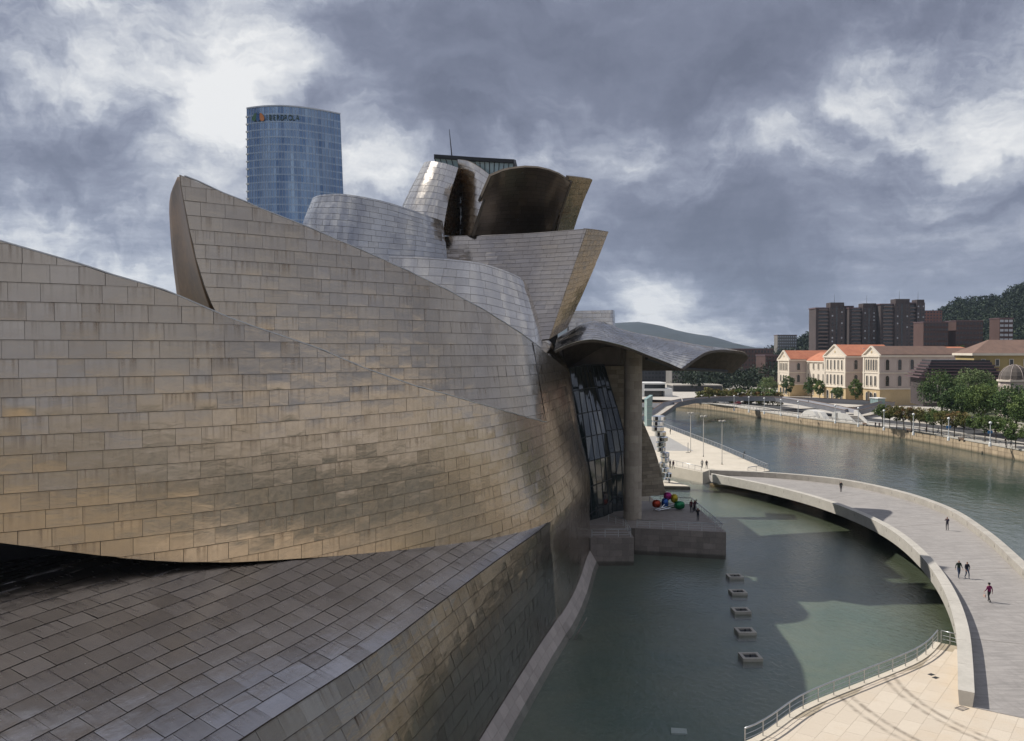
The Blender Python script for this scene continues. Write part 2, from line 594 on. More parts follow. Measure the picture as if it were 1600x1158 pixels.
class Sheet:
    """ctrl[i][j] = 3D point, i along (left to right seen from outside), j upwards; tk = knots of j (heights for walls)"""
    def __init__(s, ctrl, tk=None, smooth_s=True, smooth_t=True):
        c = np.array([[tuple(p) for p in col] for col in ctrl], float)
        n, m = c.shape[:2]
        mid = c[:, m // 2]
        s.sk = np.concatenate([[0], np.cumsum(np.linalg.norm(np.diff(mid, axis=0), axis=1))])
        if tk is None:
            mc = c[n // 2]
            tk = np.concatenate([[0], np.cumsum(np.linalg.norm(np.diff(mc, axis=0), axis=1))])
        s.tk = np.asarray(tk, float)
        s.Ls, s.t0, s.t1 = s.sk[-1], s.tk[0], s.tk[-1]
        s.ns = max(8, int(s.Ls / 0.4))
        s.nt = max(6, int((s.t1 - s.t0) / 0.4))
        qs, qt = np.linspace(0, s.Ls, s.ns + 1), np.linspace(s.t0, s.t1, s.nt + 1)
        a = hermite(s.sk, c, qs) if smooth_s else np.stack([np.stack([np.interp(qs, s.sk, c[:, j, k]) for k in range(3)], -1) for j in range(m)], 1)
        a = np.swapaxes(a, 0, 1)
        b = hermite(s.tk, a, qt) if smooth_t else np.stack([np.stack([np.interp(qt, s.tk, a[:, i, k]) for k in range(3)], -1) for i in range(a.shape[1])], 1)
        s.T = np.swapaxes(b, 0, 1)        # (ns+1, nt+1, 3)

    def at(s, a, t):
        a = np.clip(np.asarray(a, float) / s.Ls * s.ns, 0, s.ns - 1e-6)
        t = np.clip((np.asarray(t, float) - s.t0) / (s.t1 - s.t0) * s.nt, 0, s.nt - 1e-6)
        i, j = a.astype(int), t.astype(int)
        x, y = (a - i)[..., None], (t - j)[..., None]
        T = s.T
        return (T[i, j] * (1 - x) + T[i + 1, j] * x) * (1 - y) + (T[i, j + 1] * (1 - x) + T[i + 1, j + 1] * x) * y

    def normal(s, a, t, e=0.5):
        a = np.asarray(a, float)
        t = np.asarray(t, float)
        da = s.at(np.minimum(a + e, s.Ls), t) - s.at(np.maximum(a - e, 0), t)
        dt = s.at(a, np.minimum(t + e, s.t1)) - s.at(a, np.maximum(t - e, s.t0))
        n = np.cross(da, dt)
        return n / np.maximum(np.linalg.norm(n, axis=-1, keepdims=True), 1e-9)

    def under(s, line, n=240):
        """highest t at each s whose projection lies under the skyline polyline [(px, py)...]"""
        xs, ys = [p[0] for p in line], [p[1] for p in line]
        ss = np.linspace(0, s.Ls, n)
        tt = np.linspace(s.t0, s.t1, 400)
        P = s.at(np.repeat(ss[:, None], 400, 1), np.repeat(tt[None], n, 0))
        px, py = proj(P)
        ok = py >= np.interp(px, xs, ys)
        hi = np.where(ok.any(1), tt[399 - np.argmax(ok[:, ::-1], axis=1)], s.t0)
        return lambda q: np.interp(q, ss, hi)

    def above(s, line, n=240):
        xs, ys = [p[0] for p in line], [p[1] for p in line]
        ss = np.linspace(0, s.Ls, n)
        tt = np.linspace(s.t0, s.t1, 400)
        P = s.at(np.repeat(ss[:, None], 400, 1), np.repeat(tt[None], n, 0))
        px, py = proj(P)
        ok = py <= np.interp(px, xs, ys)
        lo = np.where(ok.any(1), tt[np.argmax(ok, axis=1)], s.t1)
        return lambda q: np.interp(q, ss, lo)

    def right_of(s, line, n=240):
        """smallest s at each t whose projection lies right of the polyline [(py, px)...]"""
        ys, xs = [p[0] for p in line], [p[1] for p in line]
        tt = np.linspace(s.t0, s.t1, n)
        ss = np.linspace(0, s.Ls, 600)
        P = s.at(np.repeat(ss[None], n, 0), np.repeat(tt[:, None], 600, 1))
        px, py = proj(P)
        ok = px >= np.interp(py, ys, xs)
        lo = np.where(ok.any(1), ss[np.argmax(ok, axis=1)], s.Ls)
        return lambda q: np.interp(q, tt, lo)

    def left_of(s, line, n=240):
        ys, xs = [p[0] for p in line], [p[1] for p in line]
        tt = np.linspace(s.t0, s.t1, n)
        ss = np.linspace(0, s.Ls, 600)
        P = s.at(np.repeat(ss[None], n, 0), np.repeat(tt[:, None], 600, 1))
        px, py = proj(P)
        ok = px <= np.interp(py, ys, xs)
        hi = np.where(ok.any(1), ss[599 - np.argmax(ok[:, ::-1], axis=1)], 0.0)
        return lambda q: np.interp(q, tt, hi)


def clip_half(poly, fn):
    out = []
    n = len(poly)
    for i in range(n):
        p, q = poly[i], poly[(i + 1) % n]
        a, b = fn(p), fn(q)
        if a >= 0:
            out.append(p)
        if (a >= 0) != (b >= 0):
            w = a / (a - b)
            out.append((p[0] + (q[0] - p[0]) * w, p[1] + (q[1] - p[1]) * w))
    return out


PANELS = []            # every shingle of the museum: dict(v, f, uv, puv, rnd, mat, area, host)


def clad(name, museum, sh, mat, row=0.9, wid=1.45, lo=None, hi=None, left=None, right=None, gap=0.008, gh=0.020, lift=0.020,
         dent=0.011, seed=1, thick=0.35, stagger=True, sub=(4, 3), back=None, phase=0.0, wj=0.22, dentfn=None, kind='titanium_panel', sink=0.03, bare=False):
    """split a sheet into rows of shingles, keep the backing wall as a part of the museum"""
    rg = random.Random(seed)
    full, cut, backing = [], [], []
    j0 = int(math.floor((sh.t0 - phase) / row))
    j1 = int(math.ceil((sh.t1 - phase) / row))
    for j in range(j0, j1):
        za, zb = max(sh.t0, phase + j * row), min(sh.t1, phase + (j + 1) * row)
        if zb - za < 0.04:
            continue
        x = -rg.uniform(0, wid)
        while x < sh.Ls:
            w = wid * rg.uniform(1 - wj, 1 + wj)
            sa, sb = max(0.0, x), min(sh.Ls, x + w)
            x += w
            if sb - sa < 0.05:
                continue
            poly = [(sa, za), (sb, za), (sb, zb), (sa, zb)]
            whole = True
            if hi is not None:
                ya, yb = float(hi(sa)), float(hi(sb))
                if min(ya, yb) < zb:
                    whole = False
                    poly = clip_half(poly, lambda p: (ya + (yb - ya) * (p[0] - sa) / (sb - sa)) - p[1])
            if lo is not None and len(poly) > 2:
                ya2, yb2 = float(lo(sa)), float(lo(sb))
                if max(ya2, yb2) > za:
                    whole = False
                    poly = clip_half(poly, lambda p: p[1] - (ya2 + (yb2 - ya2) * (p[0] - sa) / (sb - sa)))
            if left is not None and len(poly) > 2:
                xa, xb = float(left(za)), float(left(zb))
                if max(xa, xb) > sa:
                    whole = False
                    poly = clip_half(poly, lambda p: p[0] - (xa + (xb - xa) * (p[1] - za) / (zb - za)))
            if right is not None and len(poly) > 2:
                xa2, xb2 = float(right(za)), float(right(zb))
                if min(xa2, xb2) < sb:
                    whole = False
                    poly = clip_half(poly, lambda p: (xa2 + (xb2 - xa2) * (p[1] - za) / (zb - za)) - p[0])
            if len(poly) < 3:
                continue
            backing.append(poly)
            if whole:
                full.append((sa, sb, za, zb))
            else:
                cut.append((poly, sa, sb, za, zb))
    # backing wall: one mesh, real thickness
    bm = bmesh.new()
    pts = np.array([p for poly in backing for p in poly])
    if len(pts) == 0:
        raise RuntimeError('empty sheet ' + name)
    P = sh.at(pts[:, 0], pts[:, 1]) - sh.normal(pts[:, 0], pts[:, 1]) * sink
    vs = [bm.verts.new(p) for p in P]
    k = 0
    for poly in backing:
        try:
            bm.faces.new(vs[k:k + len(poly)])
        except ValueError:
            pass
        k += len(poly)
    bmesh.ops.remove_doubles(bm, verts=bm.verts, dist=0.004)
    me = bpy.data.meshes.new(name)
    bm.to_mesh(me)
    bm.free()
    me.materials.append(back or MT['ti_back'])
    wall = link(bpy.data.objects.new(name, me), museum)
    if thick:
        so = wall.modifiers.new('thickness', 'SOLIDIFY')
        so.thickness = thick
        so.offset = -1
    if bare:
        me.polygons.foreach_set('use_smooth', [True] * len(me.polygons))
        return wall
    # shingles
    nu, nv = sub
    gu, gv = np.linspace(0, 1, nu + 1), np.linspace(0, 1, nv + 1)
    if full:
        A = np.array(full)
        n = len(A)
        S = (A[:, 0] + gap)[:, None, None] + (A[:, 1] - A[:, 0] - 2 * gap)[:, None, None] * gu[None, None, :]
        T = (A[:, 2] + gh)[:, None, None] + (A[:, 3] - A[:, 2] - gh - 0.004)[:, None, None] * gv[None, :, None]
        S, T = np.broadcast_arrays(S, T)
        pos = sh.at(S, T)
        nor = sh.normal(S, T)
        g2 = np.random.default_rng(seed)
        amp = g2.gamma(1.6, 0.5, n) * dent
        if dentfn is not None:
            amp = amp * dentfn(pos[:, nv // 2, nu // 2])
        sgn = np.where(g2.random(n) < 0.72, 1.0, -0.7)
        pil = np.sin(PI * gu)[None, None, :] ** 0.8 * np.sin(PI * np.clip(gv, 0, 1))[None, :, None]
        jig = g2.normal(0, 0.35, (n, nv + 1, nu + 1))
        d = lift * (1.2 - 0.6 * gv)[None, :, None] + (amp * sgn)[:, None, None] * (pil + 0.30 * jig)
        d = d + (g2.normal(0, 0.011, n))[:, None, None] * (gu - 0.5)[None, None, :] + (g2.normal(0, 0.010, n))[:, None, None] * (gv - 0.5)[None, :, None]
        q = pos + nor * np.maximum(d, 0.006)[..., None]
        foot = pos[:, 0] - nor[:, 0] * sink * 0.8
        faces = []
        w = nu + 1
        for b in range(nv):
            for a in range(nu):
                faces.append((b * w + a, b * w + a + 1, (b + 1) * w + a + 1, (b + 1) * w + a))
        base = (nv + 1) * w
        for a in range(nu):
            faces.append((base + a, base + a + 1, base + w + a + 1, base + w + a))
        px, py = proj(q)
        area = np.abs((px[:, -1, -1] - px[:, 0, 0]) * (py[:, -1, 0] - py[:, 0, -1]) - (px[:, -1, 0] - px[:, 0, -1]) * (py[:, -1, -1] - py[:, 0, 0])) / 2
        inside = (px.min((1, 2)) > -10) & (px.max((1, 2)) < 1610) & (py.max((1, 2)) < 1165)
        puv = np.stack(np.broadcast_arrays(gu[None, :], gv[:, None]), -1).reshape(-1, 2)
        puv = np.concatenate([puv] + [np.stack([gu, np.zeros_like(gu)], -1)] * 2)
        for i in range(n):
            v = np.concatenate([q[i].reshape(-1, 3), foot[i], q[i][0]])
            uv = np.stack([S[i].ravel(), T[i].ravel()], -1)
            uv = np.concatenate([uv, uv[:w], uv[:w]])
            PANELS.append(dict(v=v, f=faces, uv=uv, puv=puv, rnd=rg.random(), mat=mat, area=area[i] if inside[i] else 0.0, host=wall, kind=kind))
    for (poly, sa, sb, za, zb) in cut:
        c = np.mean(poly, axis=0)
        pp = np.array([(p[0] + (c[0] - p[0]) * 0.02, p[1] + (c[1] - p[1]) * 0.03) for p in poly])
        q = sh.at(pp[:, 0], pp[:, 1]) + sh.normal(pp[:, 0], pp[:, 1]) * (lift * 0.8)
        puv = np.stack([(pp[:, 0] - sa) / (sb - sa), (pp[:, 1] - za) / (zb - za)], -1)
        PANELS.append(dict(v=q, f=[tuple(range(len(poly)))], uv=pp, puv=puv, rnd=rg.random(), mat=mat, area=0.0, host=wall, kind=kind))
    return wall


def panel_mesh(name, plist):
    v = np.concatenate([p['v'] for p in plist])
    faces, fr, luv, lpuv, mi = [], [], [], [], []
    mats = []
    k = 0
    for p in plist:
        if p['mat'] not in mats:
            mats.append(p['mat'])
        m = mats.index(p['mat'])
        for f in p['f']:
            faces.append([i + k for i in f])
            fr.append(p['rnd'])
            mi.append(m)
            ff = list(f)
            luv.append(p['uv'][ff])
            lpuv.append(p['puv'][ff])
        k += len(p['v'])
    me = bpy.data.meshes.new(name)
    me.from_pydata(v.tolist(), [], faces)
    for m in mats:
        me.materials.append(m)
    me.polygons.foreach_set('material_index', mi)
    me.polygons.foreach_set('use_smooth', [True] * len(faces))
    a = me.attributes.new('rnd', 'FLOAT', 'FACE')
    a.data.foreach_set('value', fr)
    u1 = me.uv_layers.new(name='UVMap')
    u1.data.foreach_set('uv', np.concatenate(luv).astype(np.float32).ravel())
    u2 = me.uv_layers.new(name='panel_uv')
    u2.data.foreach_set('uv', np.concatenate(lpuv).astype(np.float32).ravel())
    me.update()
    return me


def finish_panels(museum, limit=300):
    order = sorted(range(len(PANELS)), key=lambda i: -PANELS[i]['area'])
    single = set(i for i in order[:limit] if PANELS[i]['area'] > 0)
    for i in order[:limit]:
        if i in single:
            p = PANELS[i]
            link(bpy.data.objects.new(p['kind'], panel_mesh(p['kind'], [p])), p['host'])
    rest = [PANELS[i] for i in range(len(PANELS)) if i not in single]
    o = link(bpy.data.objects.new('panel_cladding', panel_mesh('panel_cladding', rest)), museum)
    tag(o, kind='stuff')


def wall_ctrl(zs, cols):
    """cols: list of lists of (x, y), one per height"""
    return [[(c[j][0], c[j][1], zs[j]) for j in range(len(zs))] for c in cols]


# ---------------------------------------------------------------- the museum
museum = thing('museum', 'huge titanium clad museum of twisting curved volumes beside the pool', 'museum')


def const_cols(pts, n):
    return [[p] * n for p in pts]


# --- lower gallery: leaning wall above the pool and the sloping roof behind its ridge
base_xy = [(-16.4, 4), (-10.5, 22), (-6.9, 33), (-4.5, 40.5), (-1.9, 51.3), (0.4, 60.6), (2.8, 70), (3.72, 73.4)]
ridge_xy = [(-19.8, 3), (-13.8, 21), (-10.2, 32.3), (-7.2, 40.1), (-3.8, 51), (-0.9, 60.3), (2.4, 70.3), (3.32, 73.6)]
ZB, ZR = 1.2, 9.9
lw_cols = []
for (b, r) in zip(base_xy, ridge_xy):
    col = []
    for w in (0.0, 0.5, 1.0):
        bulge = 0.35 * math.sin(PI * w) * (1 if b[1] < 65 else 0.3 if b[1] < 72 else 0)
        col.append((b[0] + (r[0] - b[0]) * w + bulge, b[1] + (r[1] - b[1]) * w))
    lw_cols.append(col)
_e = [(3.72 + 0.62, 73.4 + 2.4), (3.32 + 0.62, 73.6 + 2.4)]
lw_cols.append([(_e[0][0] - .04, _e[0][1]), ((_e[0][0] + _e[1][0]) / 2 - .04, (_e[0][1] + _e[1][1]) / 2), (_e[1][0] - .04, _e[1][1])])
sh_low = Sheet(wall_ctrl([ZB, (ZB + ZR) / 2, ZR], lw_cols), [ZB, (ZB + ZR) / 2, ZR])
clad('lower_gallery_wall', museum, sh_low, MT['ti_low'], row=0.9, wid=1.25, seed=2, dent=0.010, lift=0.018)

# roof: rows parallel to the ridge, rising to the left
TA = math.tan(rad(20.0))
roof_ctrl = []
for (r, rn) in zip(ridge_xy, ridge_xy[1:] + [(ridge_xy[-1][0] + 3.4, ridge_xy[-1][1] + 10)]):
    d = Vector((rn[0] - r[0], rn[1] - r[1], 0)).normalized()
    inw = Vector((-d.y, d.x, 0))
    col = []
    for k, w in enumerate((0.0, 2.0, 4.0, 6.0, 8.0, 10.0, 12.0, 15.0, 18.0, 30.0)):
        zc = ZR + 0.03 + float(np.interp(w, [0, 2, 4, 6, 8, 10, 12, 15, 18, 30], [0, .73, 1.46, 2.18, 2.82, 3.3, 3.68, 4.0, 2.6, 1.0]))
        col.append((r[0] + inw.x * w, r[1] + inw.y * w, zc))
    roof_ctrl.append(col)
sh_roof = Sheet(roof_ctrl)
clad('gallery_roof', museum, sh_roof, MT['ti_roof'], row=0.95, wid=1.5, seed=3, dent=0.010, lift=0.02, gap=0.013, gh=0.026)

# --- front gallery wall (nearest, with the diagonal top edge)
zs_f = [1.2, 5.5, 9.9, 14.8, 20.0, 26.0, 33.0]
front_xy = [(-75, 15), (-58, 22.5), (-38, 32.3), (-24.0, 39.9), (-15.8, 45.5), (-9.6, 52.7), (-4.6, 59.5), (-1.0, 64.8), (1.6, 69.5), (3.32, 73.6), (5.0, 79.6), (6.6, 87.0), (8.2, 95.5), (9.2, 101.5), (8.6, 107.5), (5.5, 112.0)]
lean_f = [0.0, 0.0, 0.0, 0.0, 0.0, 0.05, 0.15, 0.45, 0.8, 1.0, 1.0, 1.0, 1.0, 1.0, 1.0, 1.0]


def lean_off(z):            # the wall tips back as it rises, seen on its right-hand end
    return np.interp(z, [1.2, 5.5, 9.9, 14.8, 22.7, 30], [0.4, 0.2, 0.0, -1.1, -2.5, -3.6])


def hull_col(x, y, l, zs):
    col = []
    for z in zs:
        lo_ = float(lean_off(z))
        if z < 9.8:
            lo_ *= float(np.interp(y, [74, 88, 96], [1.0, 0.6, 0.15]))
        bul = 0.35 * math.sin(np.clip((z - 8) / 25, 0, 1) * PI) * (1 - l)
        col.append((x + l * lo_ + bul * 0.6, y - l * lo_ * 0.18 - bul * 0.8))
    return col


cols = [hull_col(x, y, l, zs_f) for (x, y), l in zip(front_xy, lean_f)]
sh_front = Sheet(wall_ctrl(zs_f, cols), zs_f)
s_join = float(sh_front.sk[9])
s_tip = s_join + 5.8
SKY1 = [(-900, 150), (-300, 270), (0, 376), (110, 408), (265, 456), (330, 484), (400, 512), (500, 545), (570, 575), (640, 600), (740, 628), (838, 656), (850, 659), (1000, 680)]
SKY2 = [(200, 240), (279, 270), (340, 297), (400, 322), (480, 354), (560, 388), (640, 424), (705, 456), (760, 486), (815, 521), (860, 556), (886, 577), (890, 590), (1000, 640)]
hi_1, hi_2 = sh_front.under(SKY1), sh_front.under(SKY2)
hi_f = lambda s: np.where(np.asarray(s) < s_tip, hi_1(s), hi_2(s))
LOW1 = [(-900, 800), (-200, 832), (0, 848), (120, 866), (240, 877), (340, 881), (450, 876), (560, 868), (700, 855), (780, 843), (848, 829), (1000, 829)]
lo_1 = sh_front.above(LOW1)
lo_f = lambda s: np.where(np.asarray(s) < s_join - 2.2, np.maximum(lo_1(s) - 0.45 * np.clip((np.asarray(s) - sh_front.sk[5]) / 6, 0, 1), 9.9), 1.2)


def band(P):            # a belt of dented shingles runs across the middle of the wall
    z = P[:, 2]
    w = np.exp(-((z - (22.6 + 0.02 * P[:, 0])) / 1.5) ** 2)
    return 0.7 + 1.6 * w


clad('front_gallery_wall', museum, sh_front, MT['ti'], seed=4, wid=1.45, lo=lambda s: lo_f(s), hi=lambda s: hi_1(s), right=lambda t: s_tip, dentfn=band, thick=0.5)
clad('hull_wall', museum, sh_front, MT['ti'], seed=14, wid=1.45, lo=lambda s: np.full_like(np.asarray(s, float), 1.2), hi=lambda s: hi_2(s), left=lambda t: s_tip, thick=0.3)

# --- the wall behind it that carries the tall fin at its left end and wraps round to the glass atrium
zs_w = [9.0, 14.8, 22.7, 30.0, 38.0]
_fy = [p[1] for p in front_xy]
_fx = lambda y: float(np.interp(y, np.linspace(60, 100, 161), hermite(_fy, np.array([p[0] for p in front_xy], float), np.linspace(60, 100, 161)))) - 0.02
_of = lambda y: float(np.interp(y, [70.2, 72.2, 74.2, 76.2, 78.0, 80.0], [2.3, 1.25, .58, .2, .045, 0.0]))
wrap_xy = [(-27.0, 50.0), (-20.8, 54.2), (-12.2, 60.9), (-5.2, 66.4)] + [(_fx(y) - _of(y), y) for y in (70.2, 72.2, 74.2, 76.2, 78.0, 80.0, 84.0)]
lean_w = [0.0, 0.0, 0.0, 0.25, 0.82, 0.93, 1.0, 1.0, 1.0, 1.0, 1.0]
cols = []
for (x, y), l in zip(wrap_xy, lean_w):
    cols.append([(x + l * float(lean_off(z)), y - l * float(lean_off(z)) * 0.18) for z in zs_w])
sh_wrap = Sheet(wall_ctrl(zs_w, cols), zs_w)
hi_w = sh_wrap.under(SKY2)
left_w = sh_wrap.right_of([(200, 262), (270, 280), (300, 284), (340, 291), (400, 305), (450, 319), (490, 337), (540, 360), (900, 520)])
clad('fin_wall', museum, sh_wrap, MT['ti'], seed=5, wid=1.5, hi=lambda s: hi_w(s), left=lambda t: left_w(t), thick=0.14)


def rim(name, sh, hi, s0, s1, mat, w=0.16, h=0.07):
    m = MB()
    q = np.arange(s0, s1, 0.8)
    pts = sh.at(q, hi(q))
    nn = sh.normal(q, hi(q) - 0.3)
    for i in range(len(q) - 1):
        a, b = Vector(pts[i]), Vector(pts[i + 1])
        na, nb = Vector(nn[i]), Vector(nn[i + 1])
        up = Vector((0, 0, h))
        m.hexa([a - na * w, a + na * .05, b + nb * .05, b - nb * w, a - na * w + up, a + na * .05 + up, b + nb * .05 + up, b - nb * w + up])
    m.build(name, mat, museum)


rim('edge_trim', sh_front, hi_1, 20.0, s_tip, MT['steel'], 0.5)
rim('edge_trim', sh_wrap, hi_w, float(left_w(36.0)) + 0.3, sh_wrap.Ls - 1, MT['steel'], 0.14)

# end of the fin, its gold reflection painted in
back_px = [(279, 271), (264, 312), (266, 365), (270, 410), (275, 455), (281, 495)]
ctrl = [[], [], []]
t_top = max([32.0] + [t_ for t_ in np.linspace(30, 37.9, 300) if t_ <= float(hi_w(float(left_w(t_)) + 0.15)) + 0.1])
tt_e = np.linspace(26.0, t_top, 6)
for t_ in tt_e:
    pe = Vector(sh_wrap.at(np.array(float(left_w(t_))), np.array(t_)))
    _, pye = proj(pe)
    bx = float(np.interp(pye, [p[1] for p in back_px], [p[0] for p in back_px]))
    pxe, _ = proj(pe)
    dep = min(1.0, (float(pxe) - bx) / 14.0)
    pb = U(bx, float(pye), pe.y + 0.3 + 7.0 * dep)
    pm = (pe + pb) / 2 + Vector((0.12, 0.25, 0)) * dep
    ctrl[0].append(pb)
    ctrl[1].append(pm)
    ctrl[2].append(pe)
sh_end = Sheet(ctrl)
m = MB()
T_ = sh_end.T[::2, ::2]
nI, nJ = T_.shape[:2]
m.v = [tuple(p) for p in T_.reshape(-1, 3)]
for i in range(nI - 1):
    for j in range(nJ - 1):
        m.f.append((i * nJ + j, (i + 1) * nJ + j, (i + 1) * nJ + j + 1, i * nJ + j + 1))
        m.m.append(0)
        m.r.append(0)
fe = m.build('fin_end', MT['reflected_gold'], museum, smooth=True)
so = fe.modifiers.new('thickness', 'SOLIDIFY')
so.thickness = 0.2
so.offset = -1

# --- stone plinth along the pool
pl = MB()
foot = []
for q in np.arange(0, sh_low.Ls - 0.4, 1.5):
    foot.append((sh_low.at(np.array(q), np.array(1.2)), sh_low.normal(np.array(q), np.array(1.3))))
for q in np.arange(s_join + 0.7, sh_front.Ls - 8, 1.5):
    foot.append((sh_front.at(np.array(q), np.array(1.2)), sh_front.normal(np.array(q), np.array(1.3))))
po, pi_ = [], []
for p_, n_ in foot:
    n2 = np.array([n_[0], n_[1]]) / math.hypot(n_[0], n_[1])
    po.append(p_[:2] + n2 * 1.3)
    pi_.append(p_[:2] - n2 * 0.5)
po, pi_ = np.array(po), np.array(pi_)
plinth = None
for i in range(len(po) - 1):
    a0, a1, b0, b1 = po[i], po[i + 1], pi_[i], pi_[i + 1]
    pl.hexa([(a0[0] - .06, a0[1], -0.8), (a1[0] - .06, a1[1], -0.8), (b1[0], b1[1], -0.8), (b0[0], b0[1], -0.8),
             (a0[0] - 1.3, a0[1], 1.22), (a1[0] - 1.3, a1[1], 1.22), (b1[0], b1[1], 1.22), (b0[0], b0[1], 1.22)])
plinth = pl.build('stone_plinth', MT['joint'], museum)
for i in range(len(po) - 1):
    a0, a1 = po[i], po[i + 1]
    d = (a1 - a0) / np.linalg.norm(a1 - a0)
    q0, q1 = a0 + d * 0.012, a1 - d * 0.012
    for (z0, z1) in ((-0.5, 0.62), (0.64, 1.25)):
        m = MB()
        o0, o1 = 0.03 + 0.585 * (z0 + 0.8), 0.03 + 0.585 * (z1 + 0.8)
        n = np.array([d[1], -d[0]])
        m.hexa([(*(q0 + n * (0.03 - o0)), z0), (*(q1 + n * (0.03 - o0)), z0), (*(q1 - n * (o0 + .02)), z0), (*(q0 - n * (o0 + .02)), z0),
                (*(q0 + n * (0.03 - o1)), z1), (*(q1 + n * (0.03 - o1)), z1), (*(q1 - n * (o1 + .02)), z1), (*(q0 - n * (o1 + .02)), z1)])
        m.build('plinth_stone', MT['plinth_stone'], plinth)


# --- upper volumes -------------------------------------------------
def pix_wall(rows, tk=None):
    """rows[j] = [(px, py, Y)...] from bottom to top"""
    n = len(rows[0])
    return [[U(*rows[j][i]) for j in range(len(rows))] for i in range(n)]


def vol(name, rows, mat, row=0.8, wid=1.5, seed=1, smooth_s=True, smooth_t=True, thick=0.4, dent=0.010, sub=(3, 2), gap=0.010, gh=0.024, ky=1.0, **kw):
    rows = [[(x, y, Y * ky) for x, y, Y in r] for r in rows]
    sh = Sheet(pix_wall(rows), None, smooth_s, smooth_t)
    clad(name, museum, sh, mat, row=row, wid=wid, seed=seed, thick=thick, dent=dent, sub=sub, gap=gap, gh=gh, **kw)
    return sh


# drum left of centre, its blue sky sheen painted into the titanium
vol('drum_wall', [
    [(462, 425, 104), (466, 425, 97.5), (490, 425, 93.5), (540, 425, 91.5), (600, 425, 92), (660, 425, 94), (700, 425, 97)],
    [(474, 350, 104), (476, 350, 98.5), (497, 352, 94.5), (545, 355, 92.5), (602, 362, 93), (660, 370, 94.8), (696, 378, 97.4)],
    [(488, 312, 104.5), (491, 308, 100), (506, 304, 96), (545, 304, 93.6), (602, 315, 93.8), (660, 334, 95.4), (691, 345, 97.8)]],
    MT['ti_drum'], row=0.72, wid=1.25, seed=21)

# rounded block with the sheen at its right end
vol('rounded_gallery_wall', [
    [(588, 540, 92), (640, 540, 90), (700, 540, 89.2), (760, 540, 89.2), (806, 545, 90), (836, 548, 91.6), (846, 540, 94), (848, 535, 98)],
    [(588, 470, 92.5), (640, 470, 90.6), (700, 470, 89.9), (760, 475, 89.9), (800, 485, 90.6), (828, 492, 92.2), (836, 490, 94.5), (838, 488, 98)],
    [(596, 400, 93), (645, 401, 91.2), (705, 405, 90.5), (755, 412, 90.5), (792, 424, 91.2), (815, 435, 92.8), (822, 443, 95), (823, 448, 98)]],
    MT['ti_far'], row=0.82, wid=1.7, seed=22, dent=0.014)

# boat shaped block with its raking end slab
vol('boat_wall', [
    [(628, 535, 112), (690, 535, 108.5), (745, 535, 106.4), (805, 534, 105.2), (858, 530, 105)],
    [(629, 455, 112.4), (695, 455, 109.4), (755, 453, 107.6), (825, 450, 106.8), (886, 448, 107)],
    [(630, 370, 113), (700, 369, 110.4), (770, 367, 109), (845, 363, 108.6), (917, 357, 109)]],
    MT['ti_boat'], row=0.52, wid=1.35, seed=23, ky=0.93, dent=0.012)
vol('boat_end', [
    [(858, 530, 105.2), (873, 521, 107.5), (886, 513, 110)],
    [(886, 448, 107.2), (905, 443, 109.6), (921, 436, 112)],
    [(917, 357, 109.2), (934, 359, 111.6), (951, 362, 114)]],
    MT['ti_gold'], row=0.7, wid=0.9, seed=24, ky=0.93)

# hollow block, painted dark for its reflections, with its end slab
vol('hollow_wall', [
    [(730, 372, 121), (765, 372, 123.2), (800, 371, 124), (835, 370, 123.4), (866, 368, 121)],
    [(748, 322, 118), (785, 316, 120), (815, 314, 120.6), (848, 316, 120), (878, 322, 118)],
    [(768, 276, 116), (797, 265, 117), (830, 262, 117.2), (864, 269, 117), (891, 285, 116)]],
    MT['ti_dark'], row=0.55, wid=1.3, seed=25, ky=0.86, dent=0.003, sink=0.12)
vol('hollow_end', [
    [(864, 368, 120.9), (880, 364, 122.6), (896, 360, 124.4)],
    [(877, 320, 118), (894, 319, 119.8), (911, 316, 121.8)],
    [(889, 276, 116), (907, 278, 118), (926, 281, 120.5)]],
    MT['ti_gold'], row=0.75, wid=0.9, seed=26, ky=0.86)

# bright leaning tower, its dark fold and the bright blade beside it
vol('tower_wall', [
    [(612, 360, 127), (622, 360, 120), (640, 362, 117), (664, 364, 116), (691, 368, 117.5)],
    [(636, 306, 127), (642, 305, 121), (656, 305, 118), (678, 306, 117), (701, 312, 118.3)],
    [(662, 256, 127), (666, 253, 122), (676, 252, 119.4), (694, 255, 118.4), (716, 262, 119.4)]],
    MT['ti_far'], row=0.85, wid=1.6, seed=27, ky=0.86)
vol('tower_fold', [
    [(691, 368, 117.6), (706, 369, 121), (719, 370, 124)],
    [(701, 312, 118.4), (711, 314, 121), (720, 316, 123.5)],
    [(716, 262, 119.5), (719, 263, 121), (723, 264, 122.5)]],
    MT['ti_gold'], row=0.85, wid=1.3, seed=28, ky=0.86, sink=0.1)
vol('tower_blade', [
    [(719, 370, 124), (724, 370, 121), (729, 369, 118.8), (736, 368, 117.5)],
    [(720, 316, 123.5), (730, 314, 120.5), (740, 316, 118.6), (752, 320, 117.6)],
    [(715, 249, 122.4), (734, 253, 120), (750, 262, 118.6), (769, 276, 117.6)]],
    MT['ti_far'], row=0.85, wid=1.5, seed=29, ky=0.86)

